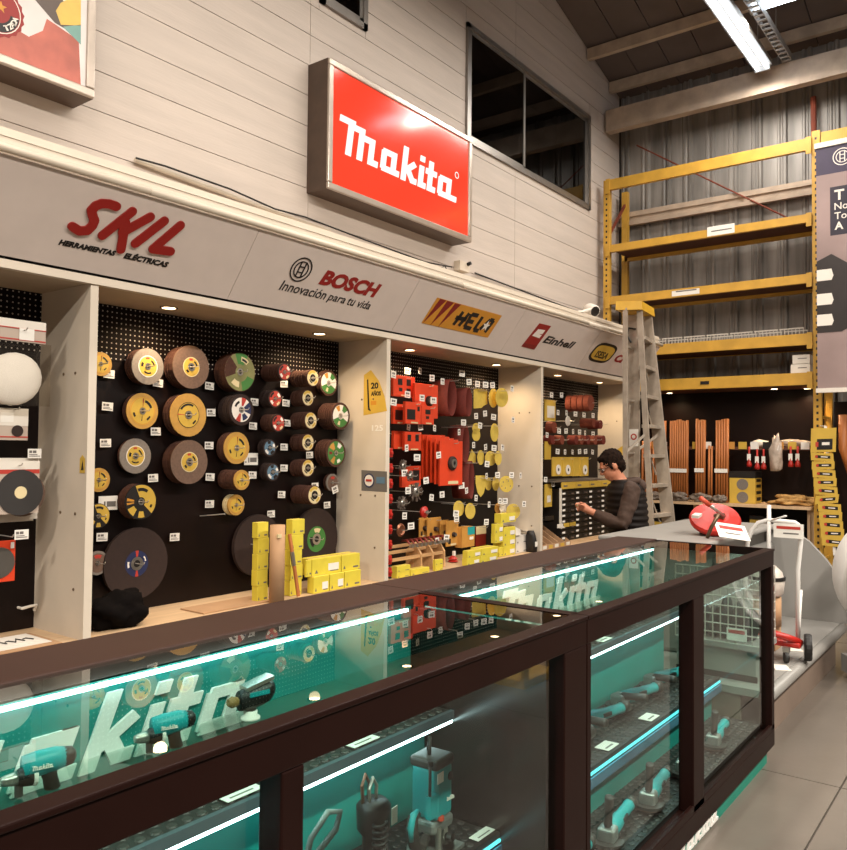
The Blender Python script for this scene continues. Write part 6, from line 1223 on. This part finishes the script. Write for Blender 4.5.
mb = MB(); mb.tube([(.05, .03, .2), (.07, .05, .21), (.085, .05, .20)], .004, 6); mb.obox((.098, .05, .196), (.018, 0, -.005), (0, .012, 0), (.001, 0, .008)); pg = lpart('plug', mb, m_white, t); mb = MB().tube([(.115, .045, .192), (.13, .045, .188)], .002, 5); lpart('plug_pin', mb, m_silver, pg); lpart('plug_pin', MB().tube([(.115, .055, .192), (.13, .055, .188)], .002, 5), m_silver, pg)
t.scale = (.9,)*3; local(t, (1.915, 1.412, .3845), .05)
# coiled cord tool and cable loop on the middle shelf
t = thing('trimmer_tool', 'black tool with a coiled cord and white label on the middle shelf beside the router', 'tool', (0, 0, 0))
mb = MB(); mb.smooth = True; mb.lathe([(.03, 0), (.034, .03), (.03, .12), (.046, .14), (.048, .20), (.035, .215), (.001, .216)], (0, 0, 0), (0, 0, 1), 20); lpart('body', mb, m_blkpl, t)
mb = MB(); mb.smooth = True; mb.tube([(-.035+.018*math.cos(2*math.pi*k/10), -.045+.018*math.sin(2*math.pi*k/10), .02+.0016*k) for k in range(100)], .0042, 6); lpart('coil', mb, m_cord, t)
mb = MB(); mb.tube([(-.02, 0, .21), (-.022, 0, .25), (-.005, 0, .275), (.012, 0, .25), (.01, 0, .21)], .005, 8); lpart('wire_loop', mb, m_silver, t); mb = MB(); mb.tube([(-.03, .015, .21), (-.035, .015, .26), (-.02, .015, .285), (-.0, .015, .255), (-.005, .015, .21)], .005, 8); lpart('wire_loop', mb, mat('copper_wire', '#6b4a3a', .35, .6), t)
lpart('label', MB().box((.018, -.049, .15), (.044, -.046, .195)), m_tagw, t); local(t, (1.69, 1.44, .3845), .1)
gg = grinder('teal angle grinder with a looping grey cord on the middle shelf by the mullion', (1.24, 1.46, .3845), .15, (0, -1, .1), 1.05, False)
mb = MB(); mb.smooth = True; mb.tube([(1.48, 1.47, .44), (1.43, 1.44, .52), (1.44, 1.43, .59), (1.50, 1.43, .635), (1.545, 1.43, .62), (1.53, 1.43, .58), (1.47, 1.43, .55), (1.42, 1.44, .5), (1.40, 1.46, .40)], .008, 8); cdo = put('power_cord', mb.mesh('power_cord', mat('grey_cord', '#6b7674', .5)), None, (0, 0, 0)); cdo.parent = gg; cdo.matrix_parent_inverse = (Matrix.Translation(gg.location) @ Matrix.Rotation(gg.rotation_euler.z, 4, 'Z')).inverted()

# ================================================================ THE MAN BEHIND THE COUNTER
MO = V((6.17, 2.62, 0)); MFw = V((-.604, .797, 0)).normalized(); MLf = V((-MFw.y, MFw.x, 0))
def mp(f, l, z): return MO+MFw*f+MLf*l+Z_*z
m_skin = mat('skin', '#b9785a', .55, var=.08, scale=20); m_hair = mat('dark_hair', '#1d120c', .9, var=.6, scale=60, stretch=(1, 1, .4), spec=.1); m_jack = mat('brown_fleece', '#3d2a1f', .85, var=.15, scale=25); m_vest = mat('black_quilt', '#160f0c', .65, var=.1, spec=.2); m_trs = mat('dark_trousers', '#211d1c', .8, var=.1)
man = thing('person', 'person in a black quilted vest and brown sleeves looking down at their hands', 'person', MO)
def remesh(o, vox, it=6):
    r = o.modifiers.new('remesh', 'REMESH'); r.mode = 'VOXEL'; r.voxel_size = vox; r.use_smooth_shade = True
    s = o.modifiers.new('smooth', 'SMOOTH'); s.factor = .5; s.iterations = it; return o
b = MB()
for s in (-1, 1):
    b.tube([mp(0, .09*s, .90), mp(.03, .10*s, .50), mp(.0, .10*s, .09)], [.085, .06, .042], 14); b.ell(mp(.06, .10*s, .04), MFw*.12, MLf*.045, Z_*.04)
b.loft([(mp(0, 0, .84), MFw*.10, MLf*.15), (mp(-.01, 0, 1.0), MFw*.10, MLf*.14), (mp(-.01, 0, 1.15), MFw*.11, MLf*.16), (mp(.0, 0, 1.27), MFw*.09, MLf*.15), (mp(.03, 0, 1.33), MFw*.06, MLf*.09)], 18)
b.tube([mp(.03, 0, 1.29), mp(.075, 0, 1.37), mp(.095, 0, 1.42)], [.06, .055, .055], 14)      # neck, leaning forward
HC_ = mp(.115, 0, 1.445); hf = (MFw*.86-Z_*.5).normalized(); hu = (Z_*.86+MFw*.5).normalized()
def hp(f, l, u): return HC_+hf*f+MLf*l+hu*u
b.ell(hp(-.01, 0, .025), hf*.095, MLf*.073, hu*.095, 18, 14); b.ell(hp(.03, 0, -.04), hf*.062, MLf*.055, hu*.072, 16, 12); b.ell(hp(.055, 0, -.085), hf*.03, MLf*.032, hu*.025)
b.tube([hp(.086, 0, .02), hp(.106, 0, -.02), hp(.098, 0, -.032)], [.008, .014, .010], 10)
b.ell(hp(.083, 0, .028), hf*.012, MLf*.05, hu*.010); b.ell(hp(.087, 0, -.058), hf*.010, MLf*.022, hu*.006); b.ell(hp(.085, 0, -.070), hf*.010, MLf*.018, hu*.006)
for s in (-1, 1):
    b.ell(hp(-.005, .073*s, -.005), hf*.022, MLf*.010, hu*.034)
    sh, el, wr = mp(.0, .175*s, 1.27), mp(.09, .215*s, 1.0), mp(.29, .10*s, 1.075)
    b.tube([sh, el, wr], [.05, .042, .028], 12)
    pm = mp(.345, .075*s, 1.105); b.tube([wr, pm], [.026, .034], 10)
    for k in range(4):
        o = MLf*(.020-.0135*k)*s+Z_*(.022-.014*k); p0 = pm+o; b.tube([p0, p0+MFw*.035+Z_*.006-MLf*.012*s, p0+MFw*(.048-.003*k)-MLf*.032*s-Z_*.004, p0+MFw*.036-MLf*.047*s-Z_*.010], [.0095, .0088, .008, .007], 8)
    b.tube([wr+MFw*.02+Z_*.012, pm+Z_*.034-MLf*.012*s, pm+Z_*.036+MFw*.02-MLf*.026*s], [.012, .010, .0085], 8)
bo = obj('body', b, m_skin, man); remesh(bo, .0065, 4)
# hair, glasses
b = MB(); b.ell(hp(-.022, 0, .042), hf*.098, MLf*.081, hu*.094, 20, 14); b.ell(hp(-.055, 0, -.01), hf*.055, MLf*.076, hu*.075, 16, 12); b.ell(hp(.035, 0, .088), hf*.045, MLf*.06, hu*.028, 14, 10); b.tube([hp(-.04, .0, -.06), hp(-.045, 0, -.085)], [.05, .045], 12)
for s in (-1, 1): b.ell(hp(.018, .07*s, .01), hf*.014, MLf*.010, hu*.035)
hr = obj('hair', b, m_hair, man); remesh(hr, .007, 2); d = hr.modifiers.new('tousle', 'DISPLACE'); tx = bpy.data.textures.new('hair_tousle', 'CLOUDS'); tx.noise_scale = .014; d.texture = tx; d.strength = .016; d.texture_coords = 'LOCAL'
for s in (-1, 1):
    mb = MB(); mb.tube([hp(.098, .033*s, .008)+(MLf*math.cos(2*math.pi*k/14)*.024+hu*math.sin(2*math.pi*k/14)*.016) for k in range(14)], .0022, 6, close=True); gl = obj('glasses_rim', mb, m_blk, man); obj('glasses_arm', MB().tube([hp(.097, .058*s, .012), hp(.0, .081*s, .012)], .0025, 6), m_blk, gl)
    e = MB(); e.smooth = True; e.ell(hp(.083, .032*s, .006), hf*.010, MLf*.012, hu*.008); obj('eye', e, m_white, man)
    e = MB(); e.smooth = True; e.ell(hp(.089, .032*s, .003), hf*.005, MLf*.006, hu*.006); obj('iris', e, m_blk, man)
# clothing
b = MB()
for s in (-1, 1):
    sh, el, wr = mp(-.005, .17*s, 1.265), mp(.085, .222*s, .99), mp(.275, .108*s, 1.068)
    b.tube([sh+MLf*-.06*s+Z_*.02, sh, sh.lerp(el, .5)-MFw*.01, el, el.lerp(wr, .45)-Z_*.008, wr], [.055, .070, .066, .060, .052, .038], 16)
sl = obj('sleeves', b, m_jack, man); remesh(sl, .009, 4); d = sl.modifiers.new('folds', 'DISPLACE'); tx2 = bpy.data.textures.new('sleeve_folds', 'CLOUDS'); tx2.noise_scale = .06; d.texture = tx2; d.strength = .022; d.texture_coords = 'LOCAL'
b = MB(); b.smooth = True; secs = []; nr_ = 46
for k in range(nr_):
    u = k/(nr_-1); z = .80+.53*u; pf_ = 1+.09*abs(math.sin(u*math.pi*10.5)); a = .14+.012*math.sin(u*3)-(.055*max(0, (u-.8)/.2)**1.5); w_ = .185+.012*math.sin(u*2.6)-(.075*max(0, (u-.82)/.18)**1.5)
    secs.append((mp(-.02+.035*u*u, 0, z), MFw*a*pf_, MLf*w_*pf_))
b.loft(secs, 26); obj('quilted_vest', b, m_vest, man)
b = MB(); b.smooth = True; b.tube([mp(-.005+.095*math.cos(2*math.pi*k/18), .10*math.sin(2*math.pi*k/18), 1.318-.012*math.cos(2*math.pi*k/18)) for k in range(18)], .026, 10, close=True); b.ell(mp(-.115, 0, 1.285), MFw*.045, MLf*.11, Z_*.055, 16, 10); obj('hood', b, m_jack, man)
b = MB()
b.loft([(mp(0, 0, .98), MFw*.125, MLf*.17), (mp(0, 0, .88), MFw*.13, MLf*.18), (mp(0, 0, .80), MFw*.12, MLf*.17)], 18)
for s in (-1, 1): b.tube([mp(0, .09*s, .90), mp(.03, .10*s, .50), mp(.0, .10*s, .075)], [.105, .082, .068], 14)
tr2 = obj('trousers', b, m_trs, man); remesh(tr2, .011, 4)
for s in (-1, 1): b = MB(); b.smooth = True; b.loft([(mp(.05, .10*s, .0), MFw*.145, MLf*.052), (mp(.05, .10*s, .035), MFw*.145, MLf*.052), (mp(.03, .10*s, .07), MFw*.11, MLf*.048), (mp(-.02, .10*s, .11), MFw*.055, MLf*.045)], 16); obj('shoe', b, m_rub, man)
q = mp(.385, .0, 1.12); obj('small_part', MB().tube([q-MLf*.05, q+MLf*.05], .009, 8), m_silver, label='small metal part held in both hands', cat='part')
# ================================================================ TROLLEY ON THE CUSTOMER SIDE (seen mirrored in the counter front)
def mir(px, py, Yv): p = at(px, py, 'y', Yv); return V((p.x, 2*1.076-p.y, p.z))
Yv = 2.75; yr = 2*1.076-Yv
t = thing('flat_trolley', 'low trolley with a brown board and yellow foot mirrored in the counter glass', 'trolley', (3.9, yr, 0))
P = [mir(518, 722, Yv), mir(537, 733, Yv), mir(563, 662, Yv), mir(549, 655, Yv)]
obj('board', MB()._add(P+[p+V((0, -.05, 0)) for p in P], [(0,1,2,3),(7,6,5,4),(0,4,5,1),(1,5,6,2),(2,6,7,3),(3,7,4,0)]), mat('mailing_board', '#a07f63', .6, var=.08), t)
q = (P[0]+P[1])/2; obj('foot', MB().box((q.x-.22, yr-.16, .0), (q.x+.22, yr+.10, .05)).box((q.x-.22, yr+.07, .05), (q.x-.16, yr+.10, .14)).box((q.x+.16, yr+.07, .05), (q.x+.22, yr+.10, .14)), m_rack, t)
a, b = mir(468, 682, Yv+.3), mir(532, 702, Yv+.1); obj('arm', MB().bar(a, b, .06, .14), mat('trolley_tan', '#8a7666', .6), t)
obj('deck', MB().box((a.x-.25, yr-.75, .12), (q.x+.2, yr-.20, .16)), m_dgrey, t)
for x, y in ((a.x-.2, yr-.7), (a.x-.2, yr-.26), (q.x+.1, yr-.7), (q.x+.1, yr-.26)): obj('wheel', MB().lathe([(.02, -.02), (.055, -.02), (.06, 0), (.055, .02), (.02, .02)], (x, y, .06), (0, 1, 0), 16), m_rub, t)
c = mir(533, 664, Yv+.5); obj('tool_case', MB().box((c.x-.25, c.y-.3, .161), (c.x+.25, c.y+.05, .66)), m_redp, label='red case standing on the trolley before the counter', cat='case')
# ================================================================ each hook and tag is named after the thing it serves
def centre(o):
    if o.type == 'EMPTY' or o.location.length > 1e-6: return o.location.copy()
    vs_ = o.data.vertices; return sum((v.co for v in vs_), V((0, 0, 0)))/len(vs_)
tops = [o for o in COL.objects if o.parent is None and 'label' in o]
cand = [(centre(o), o['label']) for o in tops if o.get('category') in ('disc', 'packet', 'belt', 'sanding sheet', 'brush') and not o['label'].startswith('plain disc behind') and centre(o).y > 3.9]
for o in tops:
    if o.get('category') in ('hook', 'price tag') and o.get('group', '').startswith(('hooks', 'price')) and 'counter' not in o.get('group', ''):
        if o.get('category') == 'hook': p = V((o.data.vertices[0].co.x, 0, o.data.vertices[0].co.z))
        else: p = o.location
        c, l = min(cand, key=lambda q: (q[0].x-p.x)**2+(q[0].z-p.z)**2)
        s = ('steel hook of the ' if o['category'] == 'hook' else ('tilted price tag on the ' if 'tilted' in o['label'] else 'white price tag by the '))+l.replace('the the', 'the')
        if len(s.split()) > 16: s = s[:s.index('the ')+4]+'disc on the '+l.split(', ')[-1]
        if len(s.split()) <= 16: o['label'] = s
